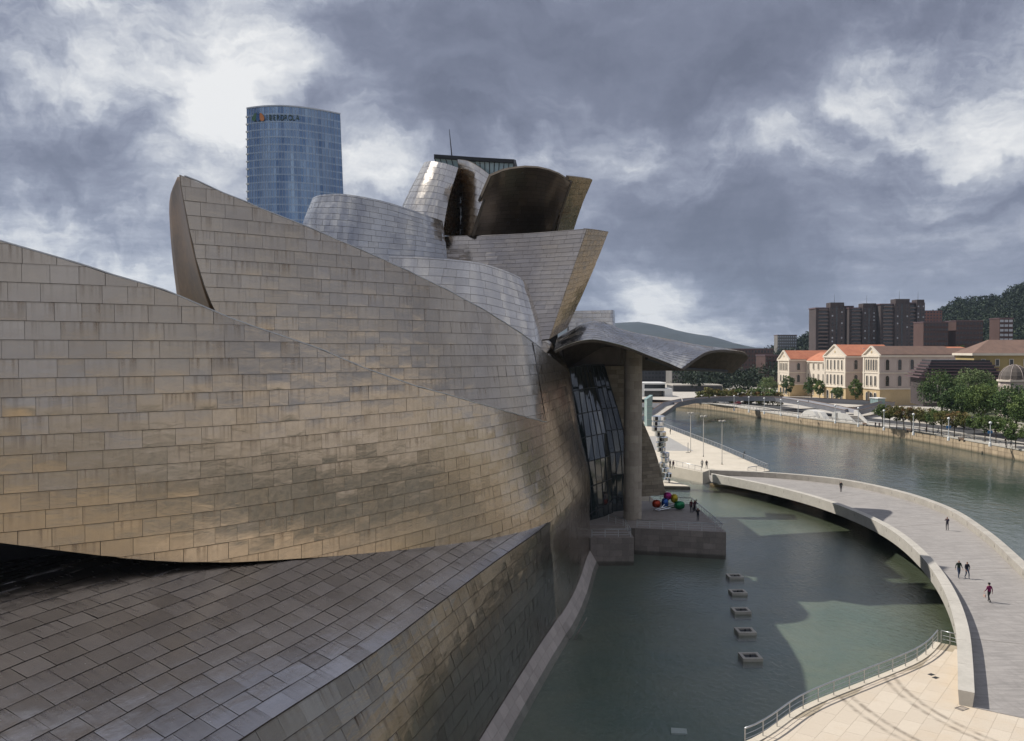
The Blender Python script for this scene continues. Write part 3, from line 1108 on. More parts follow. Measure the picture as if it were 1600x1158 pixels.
# block at the back and the crescent that closes the gallery wall
vol('rear_wall', [
    [(885, 530, 138), (925, 530, 138), (958, 530, 138), (962, 530, 142)],
    [(890, 486, 138), (925, 485, 138), (957, 484.5, 138), (960, 485, 142)]],
    MT['ti_far'], row=0.7, wid=1.4, seed=30, smooth_s=False)
vol('crescent_wall', [
    [(838, 600, 98.5), (862, 600, 99.5), (880, 600, 101), (893, 600, 103)],
    [(838, 560, 98.5), (858, 560, 99.5), (872, 562, 101), (884, 566, 103)],
    [(838, 522, 98.5), (846, 523, 99.5), (853, 528, 101), (862, 536, 103)]],
    MT['ti'], row=0.7, wid=1.2, seed=31)

# --- entrance canopy
can = [
    # near edge            middle               ridge                far shoulder        far lip
    [(866, 548, 99), (868, 536, 102), (872, 528, 108), (876, 535, 115), (884, 586, 121)],
    [(888, 538, 99.6), (890, 524, 103), (894, 515, 109), (898, 524, 116), (908, 584, 122)],
    [(918, 531, 100.4), (922, 512, 104), (926, 502, 110), (930, 514, 117), (942, 580, 123)],
    [(962, 537, 101.4), (968, 524, 105.5), (974, 516, 112), (980, 527, 119), (990, 577, 124.5)],
    [(1015, 556, 102.6), (1024, 541, 107.5), (1034, 529, 115), (1042, 537, 122), (1050, 577, 126)],
    [(1048, 569, 103.2), (1066, 551, 109.5), (1088, 540, 118), (1100, 546, 124.5), (1104, 578, 127)],
    [(1064, 576, 103.6), (1092, 554, 111), (1124, 547, 120), (1150, 551, 126), (1130, 580, 128)]]
# an extra point beyond the lip's turn gives the curled tip at the right end
ctrl = []
for i, colp in enumerate(can):
    ctrl.append([U(*p) for p in colp])
k = len(ctrl)
tip = [U(1066, 575, 103.7), U(1100, 552, 111.5), U(1140, 547, 121), U(1168, 556, 127.5), U(1143, 581, 129)]
ctrl.append(tip)
sh_can = Sheet(ctrl)
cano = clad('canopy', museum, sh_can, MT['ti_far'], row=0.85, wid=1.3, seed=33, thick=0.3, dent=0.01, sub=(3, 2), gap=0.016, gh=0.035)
for pr in ([(1010, 556, 106), (1060, 572, 112), (1136, 577, 126)],):
    m = MB()
    m.tube([U(*p) - Vector((0, 0, 0.3)) for p in pr], 0.22, 8)
    m.build('canopy_rib', MT['dark_steel'], museum)

# --- tall column under the canopy: stone courses on a dark core
ccx, ccy = 15.75, 111.0
m = MB()
m.tube([(ccx, ccy, 2.4), (ccx, ccy, 25.6)], 1.12, 32)
column = m.build('column', MT['joint'], museum)
zc = 2.76
k = 0
ang_n = 6
while zc < 24.6:
    for a in range(ang_n):
        mm = MB()
        a0 = 2 * PI * (a + (k % 2) * 0.5) / ang_n + 0.008
        a1 = 2 * PI * (a + 1 + (k % 2) * 0.5) / ang_n - 0.008
        nn = 6
        outer = [(ccx + 1.18 * math.cos(a0 + (a1 - a0) * i / nn), ccy + 1.18 * math.sin(a0 + (a1 - a0) * i / nn)) for i in range(nn + 1)]
        mid_a = (a0 + a1) / 2
        if math.sin(mid_a) > 0.62:
            continue            # the side nobody can see from the river walk stays plain core
        for i in range(nn):
            mm.face([(*outer[i], zc), (*outer[i + 1], zc), (*outer[i + 1], zc + 0.985), (*outer[i], zc + 0.985)], r=0)
        mm.face([(*p, zc + 0.985) for p in outer])
        mm.r = [random.random()] * len(mm.f)
        mm.build('column_stone', MT['column_stone'], column, smooth=False)
    zc += 1.0
    k += 1


# --- glass atrium between the gallery wall and the column: leaning panes with mullions
def glass_sheet(name, rows, ncol, nrow, matg, mw=0.09, skip=None):
    sh = Sheet(pix_wall(rows), None)
    fr = MB()
    S = np.linspace(0, sh.Ls, ncol + 1)
    T = np.linspace(sh.t0, sh.t1, nrow + 1)
    P = [[Vector(sh.at(np.array(s), np.array(t))) for t in T] for s in S]
    for i in range(ncol + 1):
        for j in range(nrow):
            fr.bar(P[i][j], P[i][j + 1], mw, mw * 1.6, up=(0, 1, 0))
    for j in range(nrow + 1):
        for i in range(ncol):
            fr.bar(P[i][j], P[i + 1][j], mw * 1.3, mw * 1.3)
    root = fr.build(name, MT['dark_steel'], museum)
    for i in range(ncol):
        for j in range(nrow):
            m = MB()
            c = (P[i][j] + P[i + 1][j] + P[i + 1][j + 1] + P[i][j + 1]) / 4
            q = [c + (p - c) * 0.97 for p in (P[i][j], P[i + 1][j], P[i + 1][j + 1], P[i][j + 1])]
            nn = (q[1] - q[0]).cross(q[3] - q[0]).normalized()
            tilt = [random.uniform(-0.03, 0.03) for _ in range(4)]
            q = [a + nn * b for a, b in zip(q, tilt)]
            bk = [a - nn * 0.04 for a in q]
            m.hexa(bk + q)
            m.build('glass_pane', matg, root)
    return sh


glass_sheet('atrium_glazing', [
    [(918, 850, 109), (930, 838, 110.5), (946, 828, 112.5), (958, 818, 115)],
    [(908, 720, 109.6), (922, 716, 111), (938, 712, 113), (953, 708, 115.4)],
    [(890, 575, 110.5), (902, 572, 112), (912, 570, 114), (922, 570, 116)]], 5, 7, MT['glass'])
glass_sheet('atrium_glazing_upper', [
    [(950, 812, 115), (962, 812, 116), (980, 812, 117)],
    [(944, 710, 115.5), (958, 708, 116.4), (980, 706, 117.4)],
    [(918, 570, 116), (930, 570, 117), (944, 570, 118)]], 4, 7, MT['glass'])
m = MB()
for (x0, x1, y0) in ((2.5, 15.2, 119.6),):
    m.box(x0, x1, y0, y0 + 0.3, 0.5, 25.2)
m.build('atrium_back_wall', MT['granite'], museum)

# stone blocks either side of the column
vol('stone_gallery', [
    [(946, 800, 119), (962, 800, 118.5), (984, 800, 118.5)],
    [(942, 690, 119), (960, 690, 118.5), (984, 690, 118.5)],
    [(926, 572, 119.2), (950, 572, 118.8), (984, 572, 118.6)]],
    MT['limestone'], row=0.62, wid=1.15, seed=41, dent=0.0, lift=0.02, sub=(1, 1), back=MT['joint'], kind='stone_slab')
vol('stone_wing', [
    [(984, 776, 119.5), (1005, 776, 118.8), (1041, 773, 118.6)],
    [(984, 715, 119.6), (1005, 714, 119), (1026, 712, 119)],
    [(984, 640, 119.8), (995, 640, 119.2), (999, 645, 119.2)]],
    MT['limestone'], row=0.5, wid=1.1, seed=42, dent=0.0, lift=0.02, sub=(1, 1), back=MT['joint'], kind='stone_slab')
m = MB()
m.prism([(10, 120.2), (21.2, 119.6), (20.5, 150), (6, 155), (6, 121)], 0.5, 2.6)
m.build('rear_podium', MT['limestone'], museum)

# --- glass lantern on the roof with its mast
lan = MB()
ltop = [(678, 241, 124), (742, 245.5, 121.5), (803, 249, 120.5), (806, 250, 124)]
lt = [U(x, y, Y * .86) for x, y, Y in ltop]
lbk = [p + Vector((0.5, 9, 0)) for p in lt]
for i in range(3):
    a, b, c, d = lt[i], lt[i + 1], lbk[i + 1], lbk[i]
    dz = Vector((0, 0, 0.45))
    lan.hexa([a - dz, b - dz, c - dz, d - dz, a, b, c, d])
lantern = lan.build('roof_lantern', MT['dark_steel'], museum)
lo_pts = [U(x, y, Y * .86) for x, y, Y in ((690, 275, 124.6), (745, 281, 122.2), (798, 282, 121.2), (802, 282, 124))]
li = [p - Vector((0, -0.35, 0.42)) for p in lt]
frm = MB()
for i in range(3):
    n = (7, 8, 2)[i]
    for k in range(n):
        w0, w1 = k / n, (k + 1) / n
        a, b = li[i].lerp(li[i + 1], w0), li[i].lerp(li[i + 1], w1)
        c, d = lo_pts[i].lerp(lo_pts[i + 1], w1), lo_pts[i].lerp(lo_pts[i + 1], w0)
        pm = MB()
        cc = (a + b + c + d) / 4
        q = [cc + (x - cc) * 0.97 for x in (d, c, b, a)]
        bk = [x + Vector((0, 0.05, 0)) for x in q]
        pm.hexa(bk + q)
        pm.build('lantern_pane', MT['lantern_glass'], lantern)
        frm.bar(d, a, 0.09, 0.12, up=(0, 1, 0))
        if k % 2:
            frm.bar(d + Vector((0, 0.25, 0)), b + Vector((0, 0.25, 0)), 0.12, 0.12)
    frm.bar(lo_pts[i], lo_pts[i + 1], 0.3, 0.3)
frm.build('lantern_frame', MT['dark_steel'], lantern)
m = MB()
pm0 = U(706, 244, 106.6)
m.tube([pm0, U(702, 202, 106.6)], [0.09, 0.03], 6)
m.build('roof_mast', MT['dark_steel'], museum)

# added near-black mass: stops daylight leaking and keeps the wall cavity dark
m = MB()
m.prism([(-20, 104), (6, 112), (6, 140), (-24, 140)], 2, 33)
m.prism([(-7, 109), (7, 109.5), (9, 125), (-9, 125)], 30, 43.5)
m.prism([(-70, 42), (-25, 58), (-11, 64.5), (-3.5, 66), (-0.5, 72), (0.8, 80), (2.0, 88), (3.5, 99), (-20, 103), (-70, 80)], 0.5, 16.5)
m.prism([(-74, 17.5), (-57, 25), (-37, 34.8), (-23, 42.4), (-15.2, 47.9), (-9.4, 54.9), (-5, 61.2), (-2.4, 65.5), (-1.6, 69), (-10, 76), (-40, 76), (-74, 70)], 18.0, 18.5)
m.build('light_block', MT['asphalt'], museum)

finish_panels(museum)


# ---------------------------------------------------------------- water, ground and pavements
def water(name, deep, lite, wave, wscale, opaque):
    t = NT(name)
    g = t.N('NewGeometry')
    m = t.N('Mapping')
    m.inputs['Scale'].default_value = (1.0, 0.55, 1.0)
    m.inputs['Rotation'].default_value = (0, 0, 0.35)
    t.L(g.outputs['Position'], m.inputs[0])
    p = m.outputs[0]
    h = t.M('ADD', t.noise(p, wscale, 3, 0.55, 0.4), t.M('MULTIPLY', t.noise(p, wscale * 4.1, 3, 0.6), 0.35))
    calm = t.mapr(t.noise(g.outputs['Position'], 0.035, 3, 0.6), 0.35, 0.65, 0.35, 1.0)
    h = t.M('MULTIPLY', h, calm)
    bp = t.N('Bump')
    bp.inputs['Strength'].default_value = wave
    bp.inputs['Distance'].default_value = 0.12
    t.L(h, bp.inputs['Height'])
    if opaque:
        col = t.mix(t.mapr(t.noise(g.outputs['Position'], 0.05, 4, 0.6), 0.35, 0.65), deep, lite)
        t.set(base=col, rough=0.06, spec=0.5)
        t.bsdf.inputs['IOR'].default_value = 1.33
        t.L(bp.outputs[0], t.bsdf.inputs['Normal'])
    else:
        dt = t.N('VectorMath', operation='DOT_PRODUCT')
        t.L(bp.outputs[0], dt.inputs[0])
        t.L(g.outputs['Incoming'], dt.inputs[1])
        cosi = t.M('ABSOLUTE', dt.outputs['Value'], clamp=True)
        fres = t.M('ADD', t.M('MULTIPLY', t.M('POWER', t.M('SUBTRACT', 1.0, cosi), 4.2), 0.97), 0.03, clamp=True)
        gl = t.N('BsdfGlossy')
        gl.inputs['Roughness'].default_value = 0.04
        t.L(bp.outputs[0], gl.inputs['Normal'])
        tr = t.N('BsdfTransparent')
        tr.inputs['Color'].default_value = deep + (1,)
        mx = t.N('MixShader')
        t.L(fres, mx.inputs[0])
        t.L(tr.outputs[0], mx.inputs[1])
        t.L(gl.outputs[0], mx.inputs[2])
        t.L(mx.outputs[0], t.out.inputs[0])
    return t.mat


MT['river'] = water('river_water', (0.040, 0.056, 0.047), (0.056, 0.072, 0.060), 0.85, 0.75, True)
MT['pool'] = water('pool_water', (0.70, 0.745, 0.72), None, 1.0, 2.6, False)
t = NT('pool_floor')
p = t.pos()
alg = t.noise(p, 0.10, 5, 0.65, 0.5)
spk = t.noise(t.pos((1, 0.5, 1)), 1.3, 5, 0.7)
c_ = t.mix(t.mapr(alg, 0.38, 0.62), (0.245, 0.265, 0.20), (0.185, 0.235, 0.195))
c_ = t.mix(t.M('MULTIPLY', t.mapr(spk, 0.5, 0.75), 0.4), c_, (0.12, 0.14, 0.095))
rim = t.mapr(t.M('ADD', t.attr('rim'), t.M('MULTIPLY', spk, -5.0)), 4.0, -2.5)
c_ = t.mix(t.M('MULTIPLY', rim, 0.8), c_, (0.085, 0.085, 0.035))        # brown algae along the outer rim
t.set(base=c_, rough=0.9)
MT['pool_floor'] = t.mat


def paving(name, c1, c2, c3):
    t = NT(name)
    p = t.pos()
    n = t.noise(p, 0.22, 5, 0.65)
    b = t.mix(t.mapr(t.attr('rnd'), 0, 1, 0, 1), c1, c2)
    b = t.mix(t.M('MULTIPLY', t.mapr(n, 0.48, 0.72), 0.55), b, c3)
    f = t.noise(p, 9, 4, 0.65)
    b = t.mix(t.M('MULTIPLY', t.mapr(f, 0.45, 0.75), 0.25), b, tuple(x * 0.7 for x in c1))
    # dark curved tyre scuffs
    g = t.N('NewGeometry')
    for (cx, cy, rr) in ((41.0, 57.2, 19.0), (41.0, 57.2, 18.2), (41.0, 57.2, 14.8), (41.0, 57.2, 14.1)):
        d = t.N('VectorMath', operation='DISTANCE')
        t.L(g.outputs['Position'], d.inputs[0])
        d.inputs[1].default_value = (cx, cy, 1.5)
        k = t.M('ABSOLUTE', t.M('SUBTRACT', d.outputs['Value'], rr))
        k = t.M('MULTIPLY', t.mapr(k, 0.26, 0.05), t.mapr(t.noise(p, 1.2, 3, 0.6), 0.35, 0.6, 0.15, 0.7))
        b = t.mix(k, b, (0.16, 0.13, 0.10))
    t.set(base=b, rough=0.85)
    t.bump(f, 0.08, 0.02)
    return t.mat


MT['plaza'] = paving('plaza_limestone', (0.585, 0.51, 0.415), (0.54, 0.465, 0.375), (0.52, 0.40, 0.27))
MT['plaza_far'] = simple('plaza_far_limestone', (0.60, 0.54, 0.45), (0.50, 0.45, 0.37), 0.25, 0.9)
MT['deck'] = simple('deck_stone', (0.36, 0.335, 0.315), (0.285, 0.265, 0.25), 0.5, 0.85, bump=0.25, bscale=3.0, stretch=(1, 1, 1))


def sheet_obj(name, poly, z, mat, kind='structure'):
    m = MB()
    ar = sum(poly[i - 1][0] * poly[i][1] - poly[i][0] * poly[i - 1][1] for i in range(len(poly)))
    if ar < 0:
        poly = poly[::-1]
    m.face([(x, y, z) for x, y in poly])
    return tag(m.build(name, mat), kind=kind)


def slab_obj(name, poly, z0, z1, mat, kind='structure'):
    m = MB()
    m.prism(poly, z0, z1)
    return tag(m.build(name, mat), kind=kind)


sheet_obj('ground', [(-9000, -3000), (9000, -3000), (9000, 12000), (-9000, 12000)], -2.4, MT['land'])

# curved footbridge plan: inner (pool side) and outer edge of the deck, surveyed in plan
inner_px = [(1500, 1078, 2.5), (1499, 1030, 2.6), (1496, 985, 2.75), (1478, 925, 2.95), (1440, 868, 3.1), (1380, 820, 3.15), (1290, 782, 3.05), (1200, 758, 2.75), (1112, 740.5, 2.4)]
outer_px = [(1600, 878, 3.1), (1540, 827, 3.15), (1480, 791, 3.15), (1400, 765, 3.05), (1314, 748, 2.9), (1200, 737.5, 2.6), (1108, 733.5, 2.4)]
inn = [G(*p) for p in inner_px]
out = [Vector((38.5, 49, 2.4)), Vector((45.5, 66, 2.75))] + [G(*p) for p in outer_px]


def resample(pts, n):
    pts = np.array([tuple(p) for p in pts])
    k = np.concatenate([[0], np.cumsum(np.linalg.norm(np.diff(pts, axis=0), axis=1))])
    return hermite(k, pts, np.linspace(0, k[-1], n))


NB = 61
IN, OU = resample(inn, NB), resample(out, NB)

# river and pool
quay_px = [(1600, 722), (1500, 702), (1400, 684), (1292, 670), (1200, 656), (1160, 648), (1100, 640), (1056, 636)]
quay = [G(x, y, -0.8) for x, y in quay_px]
quay = [Vector((118, -600, -0.8)), Vector((120, 60, -0.8)), Vector((119, 140, -0.8))] + quay + [Vector((20, 430, -0.8)), Vector((-160, 520, -0.8)), Vector((-600, 560, -0.8))]
left_bank = [(-600, 470), (-150, 430), (10, 365), (40, 330), (47, 258), (49.4, 200), (50, 167), (48, 130), (45, 80), (38, 49), (38, -600)]
sheet_obj('river', [(-600, 620), (160, 620), (160, -600), (20, -600), (20, 130), (20, 300), (-600, 380)], -0.8, MT['river'])
pool_poly = [(-15, 20), (-9, 40), (-6, 52), (-2, 70), (3, 96), (4, 170), (30, 170)] + [tuple((IN[i] * 0.55 + OU[i] * 0.45)[:2]) for i in range(NB - 1, -1, -1)] + [(34, 50), (20, 40), (8, 20)]
fl = MB()
_id = {}
_rim = []


def in_poly(x, y, poly):
    c = False
    j = len(poly) - 1
    for i in range(len(poly)):
        xi, yi = poly[i]
        xj, yj = poly[j]
        if (yi > y) != (yj > y) and x < (xj - xi) * (y - yi) / (yj - yi) + xi:
            c = not c
        j = i
    return c


for gx in range(-8, 32):
    for gy_ in range(10, 92):
        if not in_poly(gx * 2.0 + 1, gy_ * 2.0 + 1, pool_poly):
            continue
        q = []
        for (ax, ay) in ((gx, gy_), (gx + 1, gy_), (gx + 1, gy_ + 1), (gx, gy_ + 1)):
            if (ax, ay) not in _id:
                _id[ax, ay] = len(fl.v)
                fl.v.append((ax * 2.0, ay * 2.0, -0.55))
                dd_ = IN[:, :2] - np.array([ax * 2.0, ay * 2.0])
                _rim.append(float(np.sqrt((dd_ ** 2).sum(1)).min()))
            q.append(_id[ax, ay])
        fl.f.append(tuple(q))
        fl.m.append(0)
        fl.r.append(0)
fo = tag(fl.build('pool_floor', MT['pool_floor']), kind='structure')
fo.data.attributes.new('rim', 'FLOAT', 'POINT').data.foreach_set('value', _rim)
sheet_obj('pool_water', pool_poly, 0.0, MT['pool'])
# rim wall of the pool under the footbridge
m = MB()
for i in range(6, NB - 1):
    a0, a1 = IN[i] * 0.56 + OU[i] * 0.44, IN[i + 1] * 0.56 + OU[i + 1] * 0.44
    m.bar((a0[0], a0[1], -0.5), (a1[0], a1[1], -0.5), 0.5, 1.5)
rimw = thing('pool_rim_wall', 'low brown stained concrete rim of the pool under the curved footbridge', 'wall')
m.build('rim', simple('stained_concrete', (0.30, 0.22, 0.12), (0.20, 0.15, 0.09), 0.6, 0.9), rimw)

# near plaza: base sheet and its slabs
edge_px = [(1165, 1160), (1250, 1107), (1350, 1065), (1400, 1045), (1430, 1031), (1448, 1018), (1461, 1003)]
EDGE = [G(x, y, 1.5) for x, y in edge_px]
corner = G(1500, 1010, 1.5)
pl_edge = resample([Vector((4.5, 44.5, 1.5)), Vector((9, 47.5, 1.5))] + EDGE, 40)
plaza_poly = [tuple(p[:2]) for p in pl_edge] + [(corner.x, corner.y), (46, 64), (40, 49), (39.5, -300), (-120, -300), (-30, 0), (-12, 25), (-4, 38)]
m = MB()
m.prism(plaza_poly, -1.5, 1.49)
plaza = tag(m.build('plaza', MT['limestone']), kind='structure')
# paving course: rows run away to the upper right
from mathutils import geometry as mgeo


def in_poly(x, y, poly):
    c = False
    j = len(poly) - 1
    for i in range(len(poly)):
        xi, yi = poly[i]
        xj, yj = poly[j]
        if (yi > y) != (yj > y) and x < (xj - xi) * (y - yi) / (yj - yi) + xi:
            c = not c
        j = i
    return c


ang = rad(52)
ca, sa = math.cos(ang), math.sin(ang)
slabs = []
inset = plaza_poly
for a in range(-6, 60):
    wa = 1.15
    for b in range(-70, 10):
        wb = 2.0
        o = (a % 2) * 0.9
        x0, y0 = a * wa, b * wb + o
        pts = [(x0 + .006, y0 + .006), (x0 + wa - .006, y0 + .006), (x0 + wa - .006, y0 + wb - .006), (x0 + .006, y0 + wb - .006)]
        w = [(8 + px * sa + py * ca, 60 - px * ca + py * sa) for px, py in pts]
        cx, cy = sum(p[0] for p in w) / 4, sum(p[1] for p in w) / 4
        if cx > 48 or cx < -30 or cy < 14:
            continue
        ins = [in_poly(px, py, plaza_poly) for px, py in w]
        if all(ins):
            slabs.append((w, cx, cy))
        elif any(ins):
            # cut along the pool kerb: keep the inside corners only
            q = [p for p, k in zip(w, ins) if k]
            if len(q) == 3:
                slabs.append((q, cx, cy))
vis, rest = [], MB()
for (w, cx, cy) in slabs:
    px, py = proj((cx, cy, 1.5))
    vis.append((-(1.0 if (-20 < px < 1620 and py < 1175) else 0.0), w))
n_single = 0
for k, (v, w) in enumerate(vis):
    z = 1.5 + random.uniform(-0.002, 0.002)
    if v < 0 and n_single < 290:
        m = MB()
        m.prism(w, 1.45, z)
        m.build('paving_slab', MT['plaza'], plaza)
        n_single += 1
    else:
        rest.prism(w, 1.45, z)
tag(rest.build('paving_field', MT['plaza'], plaza), kind='stuff')
# pale kerb along the pool edge
m = MB()
kp = [Vector(p) for p in pl_edge]
for i in range(len(kp) - 1):
    d = (kp[i + 1] - kp[i]).normalized()
    n = Vector((d.y, -d.x, 0))
    a, b = kp[i], kp[i + 1]
    m.hexa([a - n * .06 - Vector((0, 0, 1.6)), a + n * .42 - Vector((0, 0, 1.6)), b + n * .42 - Vector((0, 0, 1.6)), b - n * .06 - Vector((0, 0, 1.6)),
            a - n * .06 + Vector((0, 0, .035)), a + n * .42 + Vector((0, 0, .035)), b + n * .42 + Vector((0, 0, .035)), b - n * .06 + Vector((0, 0, .035))])
kb = m.build('pool_kerb', MT['plaza_far'], plaza)


# ---------------------------------------------------------------- railings
def railing(name, label, pts, h=0.95, post_gap=1.9, mids=(0.32, 0.62), r=0.045, inward=0.0, pr=0.03, group=None):
    pts = [Vector(p) for p in pts]
    root = thing(name, label, 'railing', tuple(pts[0]), group=group)
    o = pts[0]
    up = Vector((0, 0, h))
    m = MB()
    m.tube([p - o + up for p in pts], r, 8)
    m.build('top_rail', MT['steel'], root, smooth=True)
    for k in mids:
        m = MB()
        m.tube([p - o + Vector((0, 0, h * k)) for p in pts], r * 0.36, 5)
        m.build('wire_rail', MT['steel'], root)
    seg = [0.0]
    for i in range(len(pts) - 1):
        seg.append(seg[-1] + (pts[i + 1] - pts[i]).length)
    n = max(1, int(round(seg[-1] / post_gap)))
    pm = MB()
    pm.box(-pr, pr, -pr * .6, pr * .6, 0.0, h)
    pmesh = pm.mesh('post', MT['steel'])
    for k in range(n + 1):
        q = seg[-1] * k / n
        i = max(0, min(len(pts) - 2, int(np.searchsorted(seg, q, side='right')) - 1))
        w = (q - seg[i]) / max(1e-6, seg[i + 1] - seg[i])
        inst('post', pmesh, root, tuple(pts[i].lerp(pts[i + 1], w) - o))
    return root


rp = [Vector(p) + Vector((0.12, -0.16, 0.035)) for p in pl_edge if proj(p)[0] >= 1158]
railing('plaza_railing', 'curved steel railing along the pool edge of the sunlit plaza', rp, post_gap=1.75, r=.055)
railing('plaza_railing', 'short straight steel railing between the plaza corner and the footbridge parapet', [rp[-1] + Vector((0.25, -0.05, 0)), corner + Vector((-.15, -0.1, 0))], post_gap=0.8)

# drain grates and manhole frame in the plaza
for (px, py, w, d) in ((1455, 1054, .42, .32), (1462, 1059, .42, .32), (1503, 1107, .75, .55)):
    c = G(px, py, 1.5)
    big = w > .5
    root = thing('manhole_cover' if big else 'drain_grate', 'square paved manhole frame in front of the footbridge parapet end' if big else
                 ('dark drain grate in the plaza nearer the pool railing' if px < 1460 else 'dark drain grate in the plaza nearer the footbridge'), 'manhole' if big else 'drain', tuple(c), 0.5)
    m = MB()
    for (x0, x1, y0, y1) in ((-w / 2, w / 2, -d / 2, -d / 2 + .04), (-w / 2, w / 2, d / 2 - .04, d / 2), (-w / 2, -w / 2 + .04, -d / 2 + .04, d / 2 - .04), (w / 2 - .04, w / 2, -d / 2 + .04, d / 2 - .04)):
        m.box(x0, x1, y0, y1, 0.0, 0.012)
    m.build('frame', MT['dark_steel'], root)
    m = MB()
    n = 2 if big else 7
    for k in range(n):
        x = -w / 2 + .05 + (w - .1) * (k + .5) / n
        m.box(x - (w - .1) / n * .36, x + (w - .1) / n * .36, -d / 2 + .05, d / 2 - .05, 0.0, 0.009)
    m.build('lid', MT['granite'] if big else MT['dark_steel'], root)

c = G(1060, 1143, -.5)
m = MB()
m.prism([(c.x - .55, c.y - .35), (c.x + .5, c.y - .45), (c.x + .6, c.y + .3), (c.x - .4, c.y + .45)], -.54, -.44)
tag(m.build('submerged_plate', MT['white']), 'pale square plate lying on the floor of the pool', 'plate')

# ---------------------------------------------------------------- five square fountain basins in the pool
names = ['farthest of the five square concrete fountain basins, nearest the terrace', 'second farthest of the five square fountain basins in the pool',
         'middle one of the five square fountain basins in the pool', 'second nearest of the five square fountain basins in the pool',
         'nearest of the five square concrete fountain basins in the pool']
proto = None
for (px, py), lab in zip([(1151, 905.5), (1156, 930.5), (1161, 960), (1168, 993), (1176.5, 1034)], names):
    c = G(px, py, 0.0)
    if proto is None:
        proto = thing('fountain_basin', lab, 'fountain', (c.x, c.y + .75, 0), 0.03, 'fountain basins in a row in the pool')
        w, d, e, h = .80, .74, .27, .25
        for (x0, x1, y0, y1) in ((-w, w, -d, -d + e), (-w, w, d - e, d), (-w, -w + e, -d + e, d - e), (w - e, w, -d + e, d - e)):
            m = MB()
            m.box(x0, x1, y0, y1, -0.5, h)
            m.build('rim_block', MT['concrete'], proto, bevel=0.02)
        m = MB()
        m.box(-w + e - .01, w - e + .01, -d + e - .01, d - e + .01, 0.0, 0.12)
        m.build('basin', MT['dark_steel'], proto)
        m = MB()
        m.tube([(0, 0, .1), (0, 0, .3)], .07, 8)
        m.build('nozzle', MT['dark_steel'], proto)
    else:
        copy_thing(proto, (c.x, c.y + .75, 0), 0.03, lab)

# ---------------------------------------------------------------- curved footbridge
fb = thing('curved_footbridge', 'wide curved concrete footbridge sweeping round the pool edge', 'bridge')
deck, pin, pout, fas = MB(), MB(), MB(), MB()
PW_I, PW_O = 0.85, 0.95
for i in range(NB - 1):
    q = []
    for k in (i, i + 1):
        a, b = IN[k], OU[k]
        w = (b - a)[:2]
        w = w / np.linalg.norm(w)
        q.append((np.array(a), np.array(b), np.array([w[0], w[1], 0.0])))
    (a0, b0, w0), (a1, b1, w1) = q
    Z = lambda p, dz: (p[0], p[1], p[2] + dz)
    hp0, hp1 = (min(0.95, .3 + 0.12 * (NB - 1 - i)), min(0.95, .3 + 0.12 * (NB - 2 - i)))
    # parapets (pin inner, pout outer)
    for M_, c0, c1, u0, u1, pw in ((pin, a0, a1, w0, w1, PW_I), (pout, b0, b1, -w0, -w1, PW_O)):
        M_.hexa([Z(c0, -1.45), Z(c1, -1.45), Z(c1 + u1 * pw * .8, -1.45), Z(c0 + u0 * pw * .8, -1.45),
                 Z(c0 - u0 * 0.12, 0), Z(c1 - u1 * 0.12, 0), Z(c1 + u1 * pw, 0), Z(c0 + u0 * pw, 0)])
    # deck
    da0, db0 = Z(a0 + w0 * PW_I * .9, -0.95), Z(b0 - w0 * PW_O * .9, -0.95)
    da1, db1 = Z(a1 + w1 * PW_I * .9, -0.95), Z(b1 - w1 * PW_O * .9, -0.95)
    ua0, ub0, ua1, ub1 = (da0[0], da0[1], da0[2] - .7), (db0[0], db0[1], db0[2] - .7), (da1[0], da1[1], da1[2] - .7), (db1[0], db1[1], db1[2] - .7)
    deck.hexa([ua0, ub0, ub1, ua1, da0, db0, db1, da1])
t = NT('deck_paving')
p = t.pos()
n1 = t.noise(t.pos((0.5, 2.2, 1)), 0.9, 6, 0.7, 0.6)
n2 = t.noise(t.pos((2.4, 0.35, 1)), 1.4, 5, 0.7)
n3 = t.noise(p, 0.12, 4, 0.6)
b_ = t.mix(t.mapr(n1, 0.38, 0.64), (0.325, 0.303, 0.288), (0.225, 0.21, 0.20))
b_ = t.mix(t.M('MULTIPLY', t.mapr(n2, 0.5, 0.72), 0.6), b_, (0.19, 0.175, 0.165))
b_ = t.mix(t.M('MULTIPLY', t.mapr(n3, 0.4, 0.65), 0.35), b_, (0.36, 0.335, 0.315))
t.set(base=b_, rough=0.85)
t.bump(t.noise(p, 4, 5, 0.7), 0.3, 0.03)
MT['deck'] = t.mat
deck.build('deck', MT['deck'], fb)
pin.build('inner_parapet', MT['pale_concrete'], fb)
pout.build('outer_parapet', MT['concrete'], fb)
# end blocks close the parapets at the plaza
for i in (24, 31, 38, 45, 52):
    c = IN[i] * .5 + OU[i] * .5
    d = (IN[i + 1] - IN[i - 1])[:2]
    m = MB()
    m.bar((c[0] - d[0] * .15, c[1] - d[1] * .15, -0.3), (c[0] + d[0] * .15, c[1] + d[1] * .15, -0.3), 4.2, 3.2)
    m.build('pier', MT['joint'], fb)
for i in (13, 15):
    pass
# thin joints between the parapet castings
for i in range(3, NB - 1, 3):
    for (e, u, pw) in ((IN, 1, PW_I), (OU, -1, PW_O)):
        w = OU[i] - IN[i]
        w = w / np.linalg.norm(w) * u
        m = MB()
        p0, p1 = e[i] - w * .10, e[i] + w * (pw - .03)
        m.bar((p0[0], p0[1], p0[2] - .3), (p1[0], p1[1], p1[2] - .3), .03, .606)
        m.build('parapet_joint', MT['joint'], fb)
